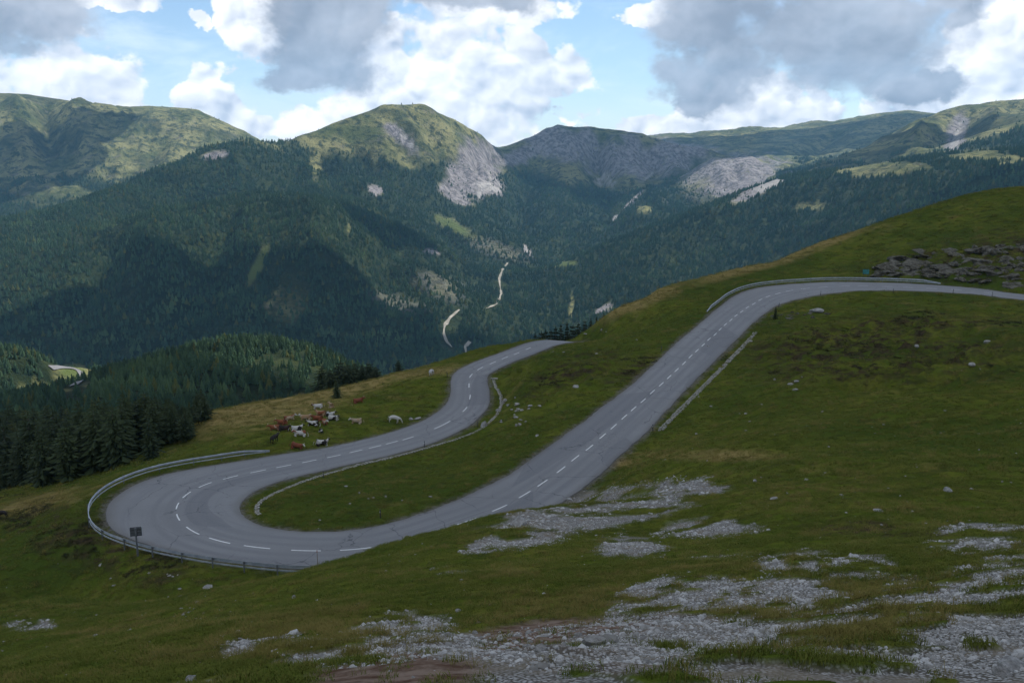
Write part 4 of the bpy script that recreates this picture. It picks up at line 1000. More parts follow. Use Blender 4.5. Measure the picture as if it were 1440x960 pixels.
# ---------------------------------------------------------------- roadside marker posts
M_postdark = simple('dark_post_paint', (0.035, 0.037, 0.045), 0.6, var=.2); M_refl = simple('reflector', (0.55, 0.55, 0.52), 0.3, var=.05); M_cap = simple('post_cap', (0.10, 0.10, 0.11), .5)
MP_BODY = cyl_mesh('body', .065, .05, 1.18, 7, -.2); MP_BODY.materials.append(M_postdark)
MP_REF = box_mesh('reflector', .012, .06, .16, 0, .62); MP_REF.materials.append(M_refl)
MP_CAP = cyl_mesh('cap', .056, .03, .05, 7, .98); MP_CAP.materials.append(M_cap)
MARK = [(455,672,'on the verge of the lower road beside the cattle pasture stretch'),(597,629,'at the grass verge in the middle of the lower road straight'),(672,601,'by the stone channel where the lower road turns away'),
        (629,530,'on the outer verge where the lower road bends past the pasture'),(918,606,'beside the lower end of the pale stone channel'),(1154,415,'second from the left along the inside of the upper bend'),
        (1256,412,'on the inside of the upper bend below the teal board'),(1340,413,'third from the right frame edge, before the rock outcrop'),(1395,417,'rightmost one beside the upper road'),(1095,432,'beside the small dark spruce at the upper road'),
        (930,494,'on the grass left of the climbing road'),(535,728,'on the grass tongue inside the hairpin')]
for a, b, tx in MARK:
    p = mk_hit(a, b)
    r_ = tag(empty('marker_post', p, rng.uniform(0, 6)), 'dark marker post ' + tx, 'marker post', 'marker posts along the road')
    r_.rotation_euler = (rng.normal(0, .03), rng.normal(0, .03), rng.uniform(0, 6))
    obj('body', MP_BODY, None, r_); obj('reflector', MP_REF, None, r_, loc=(-.062, 0, 0)); obj('cap', MP_CAP, None, r_)
p = mk_hit(447, 799)
M_pole = simple('pole_wood', (0.20, 0.16, 0.12), .8)
r_ = tag(empty('snow_pole', p), 'thin pale snow pole standing at the near end of the lower guardrail', 'pole'); obj('shaft', cyl_mesh('shaft', .022, .018, 1.0, 6, -.1), M_pole, r_); obj('tip', cyl_mesh('tip', .024, .018, .15, 6, .9), simple('pole_tip', (.3, .08, .05), .6), r_)

# ---------------------------------------------------------------- signs
p = Vector(mk_hit(194, 781)); r_ = tag(empty('road_sign', p, R(12)), 'grey back of a square road sign on a post behind the hairpin guardrail', 'road sign')
M_back = simple('sign_back', (0.105, 0.11, 0.12), .55, metal=.3, var=.15)
obj('post', cyl_mesh('post', .10, .09, 3.45, 10, -.4), M_steel_dark, r_)
pl = obj('plate', box_mesh('plate', 1.12, .035, .98, .012, 2.12), M_back, r_, loc=(0, .12, 0))
for zz in (2.28, 2.60, 2.92): obj('brace', box_mesh('brace', 1.06, .035, .05, 0, zz), M_steel_dark, pl, loc=(0, -.0365, 0))
obj('edge_strip', box_mesh('edge_strip', .03, .07, .98, 0, 2.12), M_steel, pl, loc=(-.575, 0, 0))
obj('edge_strip', box_mesh('edge_strip', .03, .07, .98, 0, 2.12), M_steel, pl, loc=(.575, 0, 0))
p = Vector(mk_hit(1217, 391)); r_ = tag(empty('notice_board', p, R(-20)), 'small teal board on two legs behind the upper guardrail', 'notice board')
for sx in (-.5, .5): obj('leg', box_mesh('leg', .09, .09, 1.3, 0, -.3), M_postdark, r_, loc=(sx, .04, 0))
bd = obj('panel', box_mesh('panel', 1.5, .05, 1.15, .02, .98), simple('teal_paint', (0.035, 0.17, 0.16), .6, sc=2, var=.25), r_)
obj('frame', box_mesh('frame', 1.58, .07, .06, 0, 2.135), M_postdark, bd); obj('frame', box_mesh('frame', 1.58, .07, .06, 0, .915), M_postdark, bd)

# ---------------------------------------------------------------- rocks
def mat_rock(t, b):
    tcn = t.new('ShaderNodeTexCoord').outputs['Object']; oi = t.new('ShaderNodeObjectInfo')
    n = t.noise(tcn, 2.2, 6, 0.65); n2_ = t.noise(tcn, 7.0, 4, 0.6)
    c = t.mix(t.ramp(n, 0.32, 0.68), (0.17, 0.165, 0.155), (0.37, 0.365, 0.35)); c = t.mix(t.ramp(n2_, 0.56, 0.72, 0, .6), c, (0.10, 0.095, 0.075))
    c = t.mix(t.math('MULTIPLY', oi.outputs['Random'], .45), c, (0.24, 0.215, 0.18))
    t.put(b.inputs['Base Color'], c); b.inputs['Roughness'].default_value = .9; b.inputs['Specular IOR Level'].default_value = .2
    bu = t.new('ShaderNodeBump'); bu.inputs['Strength'].default_value = .7; bu.inputs['Distance'].default_value = .06; t.put(bu.inputs['Height'], n2_); t.l.new(bu.outputs[0], b.inputs['Normal'])
M_rock = material('limestone', mat_rock)
def mat_crag(t, b):
    pos = t.new('ShaderNodeNewGeometry').outputs['Position']; n = t.noise(pos, 0.9, 6, 0.68); n2_ = t.noise(pos, 3.4, 5, 0.65)
    c = t.mix(t.ramp(n, 0.38, 0.66), (0.048, 0.043, 0.032), (0.155, 0.145, 0.118)); c = t.mix(t.ramp(n2_, 0.52, 0.68, 0, .75), c, (0.038, 0.046, 0.014))
    t.put(b.inputs['Base Color'], c); b.inputs['Roughness'].default_value = .95; b.inputs['Specular IOR Level'].default_value = .15
    bu = t.new('ShaderNodeBump'); bu.inputs['Strength'].default_value = .9; bu.inputs['Distance'].default_value = .25; t.put(bu.inputs['Height'], n2_); t.l.new(bu.outputs[0], b.inputs['Normal'])
M_crag = material('lichen_crag', mat_crag)
def rock_mesh(name, seed, sub=2, flat=.6, sharp=.35):
    bm = bmesh.new(); bmesh.ops.create_icosphere(bm, subdivisions=sub, radius=1.0); rn = random.Random(seed)
    pl_ = [(Vector((rn.gauss(0, 1), rn.gauss(0, 1), rn.gauss(0, .8))).normalized(), rn.uniform(.55, .9)) for _ in range(9)]
    for v in bm.verts:
        for n_, d_ in pl_:
            q = v.co.dot(n_)
            if q > d_: v.co -= n_ * (q - d_)
        v.co *= 1 + rn.uniform(-.06, .06)
        v.co.z *= flat
    me = bpy.data.meshes.new(name); bm.to_mesh(me); bm.free(); return me
RK = [rock_mesh('rock', 50 + k, 2, (.5, .62, .75, .42)[k % 4]) for k in range(8)]
for m_ in RK: m_.materials.append(M_rock)
def rock(px_, py_, wpx, hpx, label, group='single stones lying in the grass', k=None, sink=.3, mat=None, parent=None, name='rock'):
    q = mk_hit(px_, py_)
    if q is None: return
    s_ = scale_m(wpx, q[1]) / 2 * 1.15; sh_ = scale_m(hpx, q[1])
    me_ = RK[(k if k is not None else rng.integers(0, 8)) % 8]
    o = obj(name, me_, None, loc=(q[0], q[1], q[2] + sh_ * (.5 - sink))); o.scale = (s_, s_ * rng.uniform(.7, 1.1), max(sh_ * .9, s_ * .45))
    o.rotation_euler = (rng.normal(0, .12), rng.normal(0, .12), rng.uniform(0, 6.28))
    if label: tag(o, label, 'rock', group)
    return o
for a in [(130,861,10,8,'round pale boulder alone in the grass of the lower left slope'),(134,894,9,5,'flat white stone below the round boulder on the lower left slope'),(292,826,15,5,'long pale slab lying below the hairpin guardrail'),
          (413,838,9,6,'pale stone on the green rise right of the long slab'),(1368,509,14,7,'smooth pale boulder in the right meadow near the right frame edge'),(1275,487,11,9,'upright grey boulder in the middle of the right meadow'),
          (1289,490,8,4,'low pale stone just right of the upright grey boulder'),(1389,479,10,5,'pale stone high in the right meadow below the rocky bank'),(1395,505,10,3,'thin flat stone right of the smooth pale boulder'),
          (1148,440,18,8,'dark grey boulder on top of the turf bank below the upper road'),(1112,541,9,4,'left stone of the small pile in the green hollow'),(1120,539,8,5,'right stone of the small pile in the green hollow'),
          (1118,549,9,4,'lowest stone of the small pile in the green hollow'),(755,614,6,4,'single white stone on the bank between the two road arms'),(810,549,10,5,'pale block on the bank between the two road arms'),
          (680,600,9,12,'rough grey rock beside the stone channel at the marker post'),(578,590,7,5,'small white rock where the pasture meets the lower road'),(587,589,10,5,'pale rocks edge stone at the lower road shoulder'),
          (837,898,38,24,'large broken boulder on the bare soil at the bottom middle'),(812,886,14,8,'white stone just above the large broken boulder'),(718,934,17,16,'left rounded boulder of the bottom row on the soil'),
          (742,938,18,12,'middle rounded boulder of the bottom row on the soil'),(762,946,26,15,'right broad boulder of the bottom row on the soil'),(668,880,10,7,'small white block in the grass above the soil patch'),
          (645,857,11,6,'white stone at the grassy edge above the left gravel patch'),(1425,946,44,22,'large rounded boulder in the bottom right corner'),(1408,955,30,14,'boulder touching the left side of the bottom right corner boulder'),
          (910,951,16,10,'white stone at the bottom edge left of the green tussock'),(928,950,18,8,'flat white stone at the bottom edge right of its neighbour'),(608,797,10,4,'flat pale stone on the dark green slope'),(617,806,10,4,'second flat pale stone just below on the dark green slope'),
          (505,855,10,6,'lone pale stone at the upper rim of the left gravel patch'),(270,955,24,12,'broad pale boulder at the bottom left edge'),(336,900,12,5,'white stone in the yellow grass at the bottom left'),
          (965,688,10,5,'white stone on the gravel strip near the climbing road'),(800,702,10,5,'pale stone at the top rim of the gravel strip'),(730,738,26,16,'grey knob of rock at the left end of the gravel strip'),(1061,677,6,6,'small upright stone in the meadow right of the gravel strip'),
          (1088,701,12,4,'flat stone in the green meadow hollow'),(1183,697,6,4,'white pebble beside the tan grass patch'),(1332,693,14,8,'scattered grey stone in the right foreground meadow'),(1235,721,16,5,'flat grey stones edge piece in the right foreground meadow')]:
    rock(*a)
for k in range(75):                               # little white stones on the lower left slope
    a_ = (rng.uniform(0, 340), rng.uniform(800, 935)) if k < 45 else ((rng.normal(262, 26), rng.normal(862, 12)) if k < 60 else (rng.uniform(15, 62), rng.uniform(868, 890)))
    if a_[1] < 800 + 0: continue
    rock(a_[0], a_[1], rng.uniform(2.5, 6.5), rng.uniform(1.5, 4), 'one of many small white stones strewn over the lower left slope', 'small white stones strewn over the lower left slope')
for k in range(26):
    rock(rng.uniform(640, 745), 0, 0, 0, None) if False else rock(rng.normal(725, 14), rng.normal(577, 9), rng.uniform(3, 8), rng.uniform(2, 5), 'grey stone in the rubble patch on the bank between the road arms', 'rubble on the bank between the road arms')
for k in range(60):                               # stones in the right hand meadow and on the turf between the arms
    rock(*( (rng.uniform(960, 1440), rng.uniform(470, 740)) if k < 38 else (rng.uniform(430, 640), rng.uniform(680, 735)) if k < 50 else (rng.uniform(760, 900), rng.uniform(460, 530))), rng.uniform(2.5, 6), rng.uniform(1.5, 3.5), 'small stone half sunk in the turf of the sloping meadow', 'small stones in the meadow turf')
# rock outcrop above the upper road
oc = Vector(mk_hit(1370, 385)); root = tag(empty('rock_outcrop', oc), 'dark craggy rock outcrop breaking through the turf above the upper road', 'rock outcrop')
CR = [rock_mesh('boulder', 80 + k, 3, .8) for k in range(6)]
for m_ in CR:
    co = np.array([v.co[:] for v in m_.vertices]); n_ = fbm(co[:, 0] * 2.4 + co[:, 2], co[:, 1] * 2.4 + co[:, 2] * 2, 4, 500)
    for v, q in zip(m_.vertices, n_): v.co *= 1 + .35 * q
    m_.materials.append(M_crag)
def place_crag(a_, b_, w_, h_):
    q = mk_hit(a_, b_)
    if q is None: return
    s_ = scale_m(w_, q[1]) / 2
    o = obj('boulder', CR[rng.integers(0, 6)], None, root, loc=Vector(q) - oc + Vector((0, .3, scale_m(h_, q[1]) * -.12))); o.scale = (s_, s_ * .9, scale_m(h_, q[1]) * .5)
    o.rotation_euler = (rng.normal(0, .2), rng.normal(0, .2), rng.uniform(0, 6.28))
for k in range(190):
    u = rng.uniform(0, 1); x_ = 1235 + u * 225
    top = np.interp(x_, [1235, 1270, 1310, 1380, 1440, 1460], [378, 366, 352, 344, 338, 338]); bot = np.interp(x_, [1235, 1320, 1440, 1460], [387, 394, 404, 405])
    place_crag(x_, top + (bot - top) * rng.uniform(0.05, 1) ** .8, rng.uniform(7, 34), rng.uniform(5, 13))
tm = tag(empty('stone_ledge', mk_hit(1130, 444)), 'low dark rocky ledge on the turf bank beneath the upper bend', 'stone ledge'); root = tm; oc = Vector(tm.location)
for k in range(14): place_crag(rng.uniform(1085, 1165), rng.uniform(438, 448), rng.uniform(7, 15), rng.uniform(4, 7))

# ---------------------------------------------------------------- stone lined channels beside the road
M_pave = simple('channel_stone', (0.25, 0.24, 0.205), .9, sc=3.0, var=.45)
ST = []
for k in range(5):
    rn = random.Random(k + 900); m_ = box_mesh('stone', 1, 1, .5, .12, -.3)
    for v in m_.vertices: v.co += Vector((rn.uniform(-.06, .06), rn.uniform(-.06, .06), rn.uniform(-.04, .06)))
    m_.materials.append(M_pave); ST.append(m_)
def channel(path, label, wd, ln, rows):
    P = [mk_hit(*q) for q in path]; P = np.array([q for q in P if q])
    s = np.concatenate([[0], np.cumsum(np.hypot(*np.diff(P[:, :2], axis=0).T))]); t_ = np.arange(0, s[-1], ln)
    x = np.interp(t_, s, P[:, 0]); y = np.interp(t_, s, P[:, 1])
    for _ in range(12): x[1:-1] = (x[:-2] + 2 * x[1:-1] + x[2:]) / 4; y[1:-1] = (y[:-2] + 2 * y[1:-1] + y[2:]) / 4
    tx = np.gradient(x); ty = np.gradient(y)
    c0 = Vector((x[len(x) // 2], y[len(x) // 2], 0)); c0.z = float(ground_z(np.array([c0.x]), np.array([c0.y]))[0])
    root = tag(empty('stone_channel', c0), label, 'drainage channel')
    for k in range(len(x)):
        a = math.atan2(ty[k], tx[k])
        for r_i in range(rows):
            if rows == 2 and rng.random() < (.10 if k < len(x) * .5 else .02) + (.25 if k < 14 else 0): continue
            lo = (r_i - (rows - 1) / 2) * wd + rng.normal(0, .05)
            X_ = x[k] - math.sin(a) * lo; Y_ = y[k] + math.cos(a) * lo; Z_ = float(ground_z(np.array([X_]), np.array([Y_]))[0])
            o = obj('stone', ST[(k * rows + r_i * 3) % 5 if rng.random() < .5 else rng.integers(0, 5)], None, root, loc=(X_ - c0.x, Y_ - c0.y, Z_ - c0.z + .03 + rng.uniform(-.03, .05)), rot=(rng.normal(0, .09), rng.normal(0, .09), a + rng.normal(0, .16)))
            o.scale = (ln * rng.uniform(.62, .86), wd * rng.uniform(.78, .95), .42)
    print('stones', len(x) * rows); return root
channel([(694,533),(697,545),(703,553),(706,563),(704,575),(698,585),(690,593),(680,602),(668,608),(650,615),(620,624),(590,633),(560,641),(530,648),(500,655),(480,661),(455,668),(430,676),(405,686),(385,695),(370,703),(362,711),(359,718),(364,725)],
        'pale stone drainage channel curving through the grass inside the lower road', .62, .50, 1)
channel([(1062,468),(1050,482),(1035,497),(1020,513),(1005,528),(990,543),(975,558),(960,573),(945,588),(928,606)], 'straight pale stone drainage channel along the lower side of the climbing road', .42, .52, 2)
q = Vector(mk_hit(695, 533)); o = tag(obj('stone_slab', box_mesh('stone_slab', 1.25, .6, .28, .04, -.05), M_pave, loc=q, rot=(0, 0, .1)), 'flat pale slab capping the upper end of the curved stone channel', 'stone slab')
print('roadside', time.time() - T0)

# ---------------------------------------------------------------- cattle
def skin_mesh(name, V, E):
    me = bpy.data.meshes.new(name); me.from_pydata([v[:3] for v in V], E, [])
    o = bpy.data.objects.new(name, me); C.objects.link(o)
    sk = o.modifiers.new('s', 'SKIN'); ss = o.modifiers.new('u', 'SUBSURF'); ss.levels = 1; ss.render_levels = 1
    for i, v in enumerate(V):
        d = me.skin_vertices[0].data[i]; r = v[3]; d.radius = (r, v[4] if len(v) > 4 else r); d.use_root = (i == 0)
    dg_ = bpy.context.evaluated_depsgraph_get(); out = bpy.data.meshes.new_from_object(o.evaluated_get(dg_)); out.name = name
    bpy.data.objects.remove(o); bpy.data.meshes.remove(me)
    out.polygons.foreach_set('use_smooth', [True] * len(out.polygons)); return out
def cow_lying(turn):
    V = [(-.35,0,.50,.36,.40),(-.80,0,.50,.27,.30),(.15,0,.50,.34,.38),(.55,0,.58,.25,.29),(.82,.10*turn,.78,.15,.18),(1.02,.28*turn,.93,.13,.13),(1.22,.42*turn,.80,.085,.085),(1.31,.48*turn,.72,.07,.07)]
    E = [(0,1),(0,2),(2,3),(3,4),(4,5),(5,6),(6,7)]
    for s in (-1, 1):
        n = len(V); V += [(.62,.20*s,.26,.11),(.86,.26*s,.10,.07),(.50,.30*s,.07,.055),(-.72,.30*s,.30,.17),(-.32,.46*s,.16,.11),(-.72,.52*s,.08,.065),(-.38,.58*s,.06,.05)]
        E += [(3,n),(n,n+1),(n+1,n+2),(1,n+3),(n+3,n+4),(n+4,n+5),(n+5,n+6)]
    return V, E
def cow_standing(graze):
    hz_ = [(.95,0,1.0,.15,.17),(1.22,.05,.62,.12,.12),(1.40,.07,.28,.085,.085),(1.46,.08,.14,.07,.07)] if graze else [(.98,.03,1.20,.16,.20),(1.24,.08,1.26,.13,.13),(1.45,.12,1.08,.085,.085),(1.53,.14,.98,.07,.07)]
    V = [(-.15,0,1.02,.35,.40),(-.72,0,1.07,.27,.30),(.25,0,1.04,.32,.36),(.62,0,1.08,.25,.29)] + hz_
    E = [(0,1),(0,2),(2,3),(3,4),(4,5),(5,6),(6,7)]
    for s in (-1, 1):
        f = .06 * s; n = len(V)
        V += [(.58+f,.19*s,.76,.13),(.60+f,.20*s,.42,.065),(.57+f,.20*s,.10,.05),(.61+f,.20*s,.03,.06),(-.78-f,.20*s,.82,.17),(-.66-f,.21*s,.60,.10),(-.86-f,.21*s,.40,.06),(-.80-f,.21*s,.10,.05),(-.76-f,.21*s,.03,.06)]
        E += [(3,n),(n,n+1),(n+1,n+2),(n+2,n+3),(1,n+4),(n+4,n+5),(n+5,n+6),(n+6,n+7),(n+7,n+8)]
    return V, E
COW = {'lie_l': (skin_mesh('body', *cow_lying(1)), (1.02,.28,.93), .6), 'lie_r': (skin_mesh('body', *cow_lying(-1)), (1.02,-.28,.93), -.6), 'stand': (skin_mesh('body', *cow_standing(False)), (1.24,.08,1.26), .3), 'graze': (skin_mesh('body', *cow_standing(True)), (1.22,.05,.62), .1)}
EAR = mesh_from('ear', [(0,0,0),(.0,.10,.05),(0.02,.20,.01),(-.02,.11,-.05),(.03,.10,.0)], [(0,1,4),(1,2,4),(2,3,4),(3,0,4),(0,3,2,1)])
HORN = mesh_from('horn', *(lambda: ([(math.cos(a) * r_, y_ + math.sin(a) * r_ * .3, z_ + math.sin(a) * r_ * .7) for (y_, z_, r_) in ((.04, 0, .03), (.13, .05, .024), (.17, .14, .016), (.15, .21, .004)) for a in (0, 1.57, 3.14, 4.71)], [(k * 4 + j, k * 4 + (j + 1) % 4, k * 4 + 4 + (j + 1) % 4, k * 4 + 4 + j) for k in range(3) for j in range(4)]))())
HORN.materials.append(simple('horn_bone', (.42, .37, .28), .6))
TAIL_S = skin_mesh('tail', [(-.98,0,1.18,.04),(-1.08,0,.95,.03),(-1.08,0,.6,.025),(-1.08,0,.4,.05)], [(0,1),(1,2),(2,3)]); TAIL_L = skin_mesh('tail', [(-1.05,0,.62,.04),(-1.16,.02,.35,.03),(-1.18,.15,.08,.03),(-1.10,.35,.05,.05)], [(0,1),(1,2),(2,3)])
_cm = {}
def coat(a, b_, thr, seed, face):
    key = (a, b_, thr, seed, face)
    if key in _cm: return _cm[key]
    def f(t, bs):
        tcn = t.new('ShaderNodeTexCoord').outputs['Object']; s_ = t.new('ShaderNodeSeparateXYZ'); t.l.new(tcn, s_.inputs[0])
        n = t.noise(t.vmath('ADD', tcn, (seed * 3.7, seed * 1.3, seed)), 1.25, 2, .45)
        c = t.mix(t.ramp(n, thr - .015, thr + .015), a, b_)
        if face is not None: c = t.mix(t.ramp(s_.outputs[0], .93, .99), c, face)
        c = t.mix(t.ramp(t.noise(tcn, 9, 3), .4, .7, 0, .25), c, (.05, .04, .03))
        t.put(bs.inputs['Base Color'], c); bs.inputs['Roughness'].default_value = .8; bs.inputs['Specular IOR Level'].default_value = .2
    _cm[key] = material('cow_coat', f); return _cm[key]
WH = (.48, .46, .42); CREAM = (.36, .28, .19); BR = (.20, .065, .028); RB = (.165, .050, .026); DK = (.018, .015, .014); TAN = (.30, .19, .10)
COWS = [(554,594,'graze',0,WH,DK,.72,None,'white cow grazing alone nearest the lower road bend, head to the right',22),
 (502,595,'lie_l',180,CREAM,TAN,.6,WH,'cream cow lying alone between the herd and the white grazing cow',14),
 (504,569,'lie_r',15,RB,BR,.6,None,'red brown cow lying alone higher up, right of the lone spruce',15),
 (448,575,'lie_l',185,WH,BR,.60,(.09,.03,.02),'white cow with a dark brown head lying at the top left of the herd',19),
 (466,577,'lie_l',110,CREAM,TAN,.55,TAN,'pale cream cow lying uphill with its back to the road, top of the herd',11),
 (452,586,'lie_r',170,TAN,BR,.52,BR,'tan and brown cow lying behind the middle of the herd',16),
 (465,587,'lie_l',-25,DK,WH,.50,DK,'black and white cow lying just right of the tan cow',13),
 (469,592,'lie_r',-10,WH,DK,.55,DK,'white cow with a black flank lying at the right end of the herd',14),
 (447,593,'lie_l',165,BR,RB,.5,None,'solid chestnut cow lying in the middle of the herd',16),
 (431,592,'lie_r',188,TAN,CREAM,.48,WH,'light tan cow with a white face lying left in the middle row',18),
 (441,600,'lie_l',175,WH,DK,.47,DK,'black sided cow with a white back lying in front of the tan cow',20),
 (457,597,'lie_l',-70,BR,CREAM,.62,WH,'brown cow sitting facing the road beside the black sided cow',12),
 (452,607,'lie_r',-60,DK,WH,.56,WH,'small black and white calf lying below the herd',8),
 (407,594,'lie_r',25,BR,CREAM,.62,WH,'brown cow with a raised white face lying at the upper left of the herd',17),
 (397,600,'lie_l',160,BR,RB,.5,None,'brown cow half hidden behind others at the left of the herd',12),
 (388,607,'lie_l',178,CREAM,BR,.46,BR,'brown and cream cow lying above the black standing cow',19),
 (400,608,'lie_r',-5,DK,(.05,.025,.02),.5,DK,'very dark cow lying between the brown and cream cow and the long white one',17),
 (417,608,'lie_l',18,WH,DK,.53,DK,'long white cow with black patches lying in the front row',22),
 (422,615,'lie_l',200,WH,BR,.55,BR,'white and brown calf lying just below the long white cow',14),
 (386,622,'stand',70,DK,WH,.66,DK,'black cow with white marks standing at the end of the guardrail',13),
 (417,630,'lie_r',-4,RB,BR,.5,WH,'red brown cow lying closest to the road, white face to the right',22),
 (452,626,'lie_l',20,WH,DK,.50,DK,'white and black cow lying beside the road, right of the red brown one',22),
 (608,528,'graze',75,(.38,.37,.36),WH,.6,None,'pale grey cow grazing at the far rim of the pasture near the road',10),
 (4,729,'graze',175,(.022,.016,.014),DK,.5,None,'dark brown cow grazing on the tan strip at the far left edge',12)]
for (a, b_, pose, hd, c1_, c2_, thr, face, lab, wpx) in COWS:
    q = mk_hit(a, b_)
    if q is None: print('cow miss', a, b_); continue
    me0, hp, ha = COW[pose]; r_ = empty('cow', (q[0], q[1], q[2] - .02))
    nrm = normal_at(q[0], q[1], 1.0); rot = Vector((0, 0, 1)).rotation_difference(nrm).to_matrix() @ Matrix.Rotation(R(hd), 3, 'Z')
    r_.rotation_euler = rot.to_euler(); sc_ = (.98 if wpx > 13 else .88) * rng.uniform(.96, 1.06)
    if wpx < 9: sc_ = .62
    r_.scale = (sc_,) * 3
    tag(r_, lab, 'cow', 'cattle resting on the pasture beside the lower road')
    m_ = coat(c1_, c2_, thr, int(a) % 17, face)
    b = obj('body', me0.copy(), m_, r_)
    hm = simple('ear_hide', face or c1_, .8)
    for s in (-1, 1):
        e = obj('ear', EAR.copy(), hm, r_, loc=Vector(hp) + Vector((-.04, .10 * s, .07)), rot=(0, 0, ha)); e.scale = (1, s, 1)
        if wpx > 10:
            h_ = obj('horn', HORN, None, r_, loc=Vector(hp) + Vector((.0, .03 * s, .10)), rot=(0, 0, ha)); h_.scale = (1, s, 1)
    obj('tail', (TAIL_S if pose in ('stand', 'graze') else TAIL_L).copy(), simple('tail_hide', c1_, .8), r_)
print('cows', time.time() - T0)
# ---------------------------------------------------------------- near spruces, one by one
def spruce_meshes(seed, H=1.0, base_r=.19, whorls=19, per=8, droop=.35, ragged=.25, power=.8, low=.08):
    rn = random.Random(seed); V = []; F = []
    for k in range(whorls):
        t_ = (k + rn.uniform(-.2, .2)) / whorls; t_ = min(max(t_, 0), .985); z = low + (1 - low) * t_
        rad = base_r * ((1 - t_) ** power) * rn.uniform(1 - ragged, 1 + ragged * .6) * (min(1, .62 + t_ * 2.2)) + .012
        nb = max(4, int(per * (1 - t_ * .45))); ph = rn.random() * 6
        for j in range(nb):
            a = ph + 6.283 * j / nb + rn.uniform(-.25, .25); L = rad * rn.uniform(.65, 1.12); dz = -droop * L * rn.uniform(.5, 1.3) + .02 * t_
            ca, sa = math.cos(a), math.sin(a); wid = L * rn.uniform(.20, .30) + .006
            def pt(u, v, h_): return (ca * L * u - sa * v, sa * L * u + ca * v, z + dz * u * u + h_)
            b0 = len(V)
            V += [pt(0.02, 0, .012), pt(.35, wid * .9, -.014), pt(.42, 0, .012), pt(.35, -wid * .9, -.014), pt(.75, wid * .62, -.02), pt(.80, 0, .006), pt(.75, -wid * .62, -.02), pt(1.05, 0, -.004 + .01 * rn.random()),
                  pt(.55, wid * 1.25, -.03), pt(.55, -wid * 1.25, -.03), pt(.22, wid * .8, -.03), pt(.22, -wid * .8, -.03)]
            F += [(b0, b0+1, b0+2), (b0, b0+2, b0+3), (b0+2, b0+4, b0+5), (b0+2, b0+5, b0+6), (b0+5, b0+4, b0+7), (b0+5, b0+7, b0+6), (b0+1, b0+8, b0+2), (b0+2, b0+9, b0+3), (b0, b0+10, b0+1), (b0, b0+3, b0+11)]
    b0 = len(V); V += [(.012, 0, .94), (-.008, .01, .94), (-.006, -.01, .94), (0, 0, 1.03)]; F += [(b0, b0+1, b0+3), (b0+1, b0+2, b0+3), (b0+2, b0, b0+3)]
    cr = mesh_from('crown', V, F)
    V = []; F = []
    for z, r_ in ((-.06, .020), (0.0, .0165), (.35, .011), (.97, .002)):
        for j in range(6): V.append((r_ * math.cos(j * 1.047), r_ * math.sin(j * 1.047), z))
    for k in range(3):
        for j in range(6): F.append((k * 6 + j, k * 6 + (j + 1) % 6, k * 6 + 6 + (j + 1) % 6, k * 6 + 6 + j))
    tr = mesh_from('trunk', V, F); tr.materials.append(M_bark)
    return cr, tr
SPR = [spruce_meshes(1, base_r=.19), spruce_meshes(2, base_r=.23, power=.6, per=9, whorls=17), spruce_meshes(3, base_r=.16, whorls=22), spruce_meshes(4, base_r=.27, power=.5, whorls=15, per=9, droop=.15, low=.12), spruce_meshes(5, base_r=.21, power=.7)]
for c_, t_ in SPR: c_.materials.append(M_needle)
LAR = spruce_meshes(9, base_r=.22, power=.6, whorls=15, per=7, droop=.1, ragged=.4); LAR[0].materials.append(mat_needle([(0.040, 0.050, 0.016), (0.055, 0.062, 0.02), (0.05, 0.06, 0.018)], 'larch_crown'))
def spruce(x, y, z, h_, k, label, group, name='spruce_tree', cat='spruce'):
    r_ = tag(empty(name, (x, y, z - .1), rng.uniform(0, 6.28)), label, cat, group); r_.scale = (h_ * rng.uniform(1.2, 1.65),) * 2 + (h_,)
    c_, t_ = LAR if k < 0 else SPR[k]
    obj('trunk', t_, None, r_); obj('crown', c_, None, r_); return r_
cand = []
tries = 0
while len(cand) < 292 and tries < 40000:
    tries += 1
    r_ = math.sqrt(rng.uniform(142 ** 2, 440 ** 2)); a = rng.uniform(R(-33.5), R(-13)); x, y = r_ * math.sin(a), r_ * math.cos(a)
    z = float(near_z(np.array([x]), np.array([y]))[0]) if r_ < 330 else float(ground_z(np.array([x]), np.array([y]), detail=False)[0])
    pxx, pyy = proj(np.array([x]), np.array([y]), np.array([z])); pxx = pxx[0]; pyy = pyy[0]
    lim = np.interp(pxx, [-100, 0, 60, 120, 200, 250, 282, 292, 310], [700, 694, 686, 676, 652, 636, 612, 592, 500])
    if pyy > lim or pxx > 300: continue
    sp = 4.4 if r_ < 260 else 6.0
    if any((x - c_[0]) ** 2 + (y - c_[1]) ** 2 < sp * sp for c_ in cand): continue
    cand.append((x, y, z, pxx, pyy, r_))
def cap_h(pxx, x, y, z):
    return at(pxx, np.interp(pxx, [-100, 0, 100, 180, 240, 270, 290], [538, 545, 545, 550, 556, 568, 588]), y)[2] - z
print('near trees', len(cand), tries)
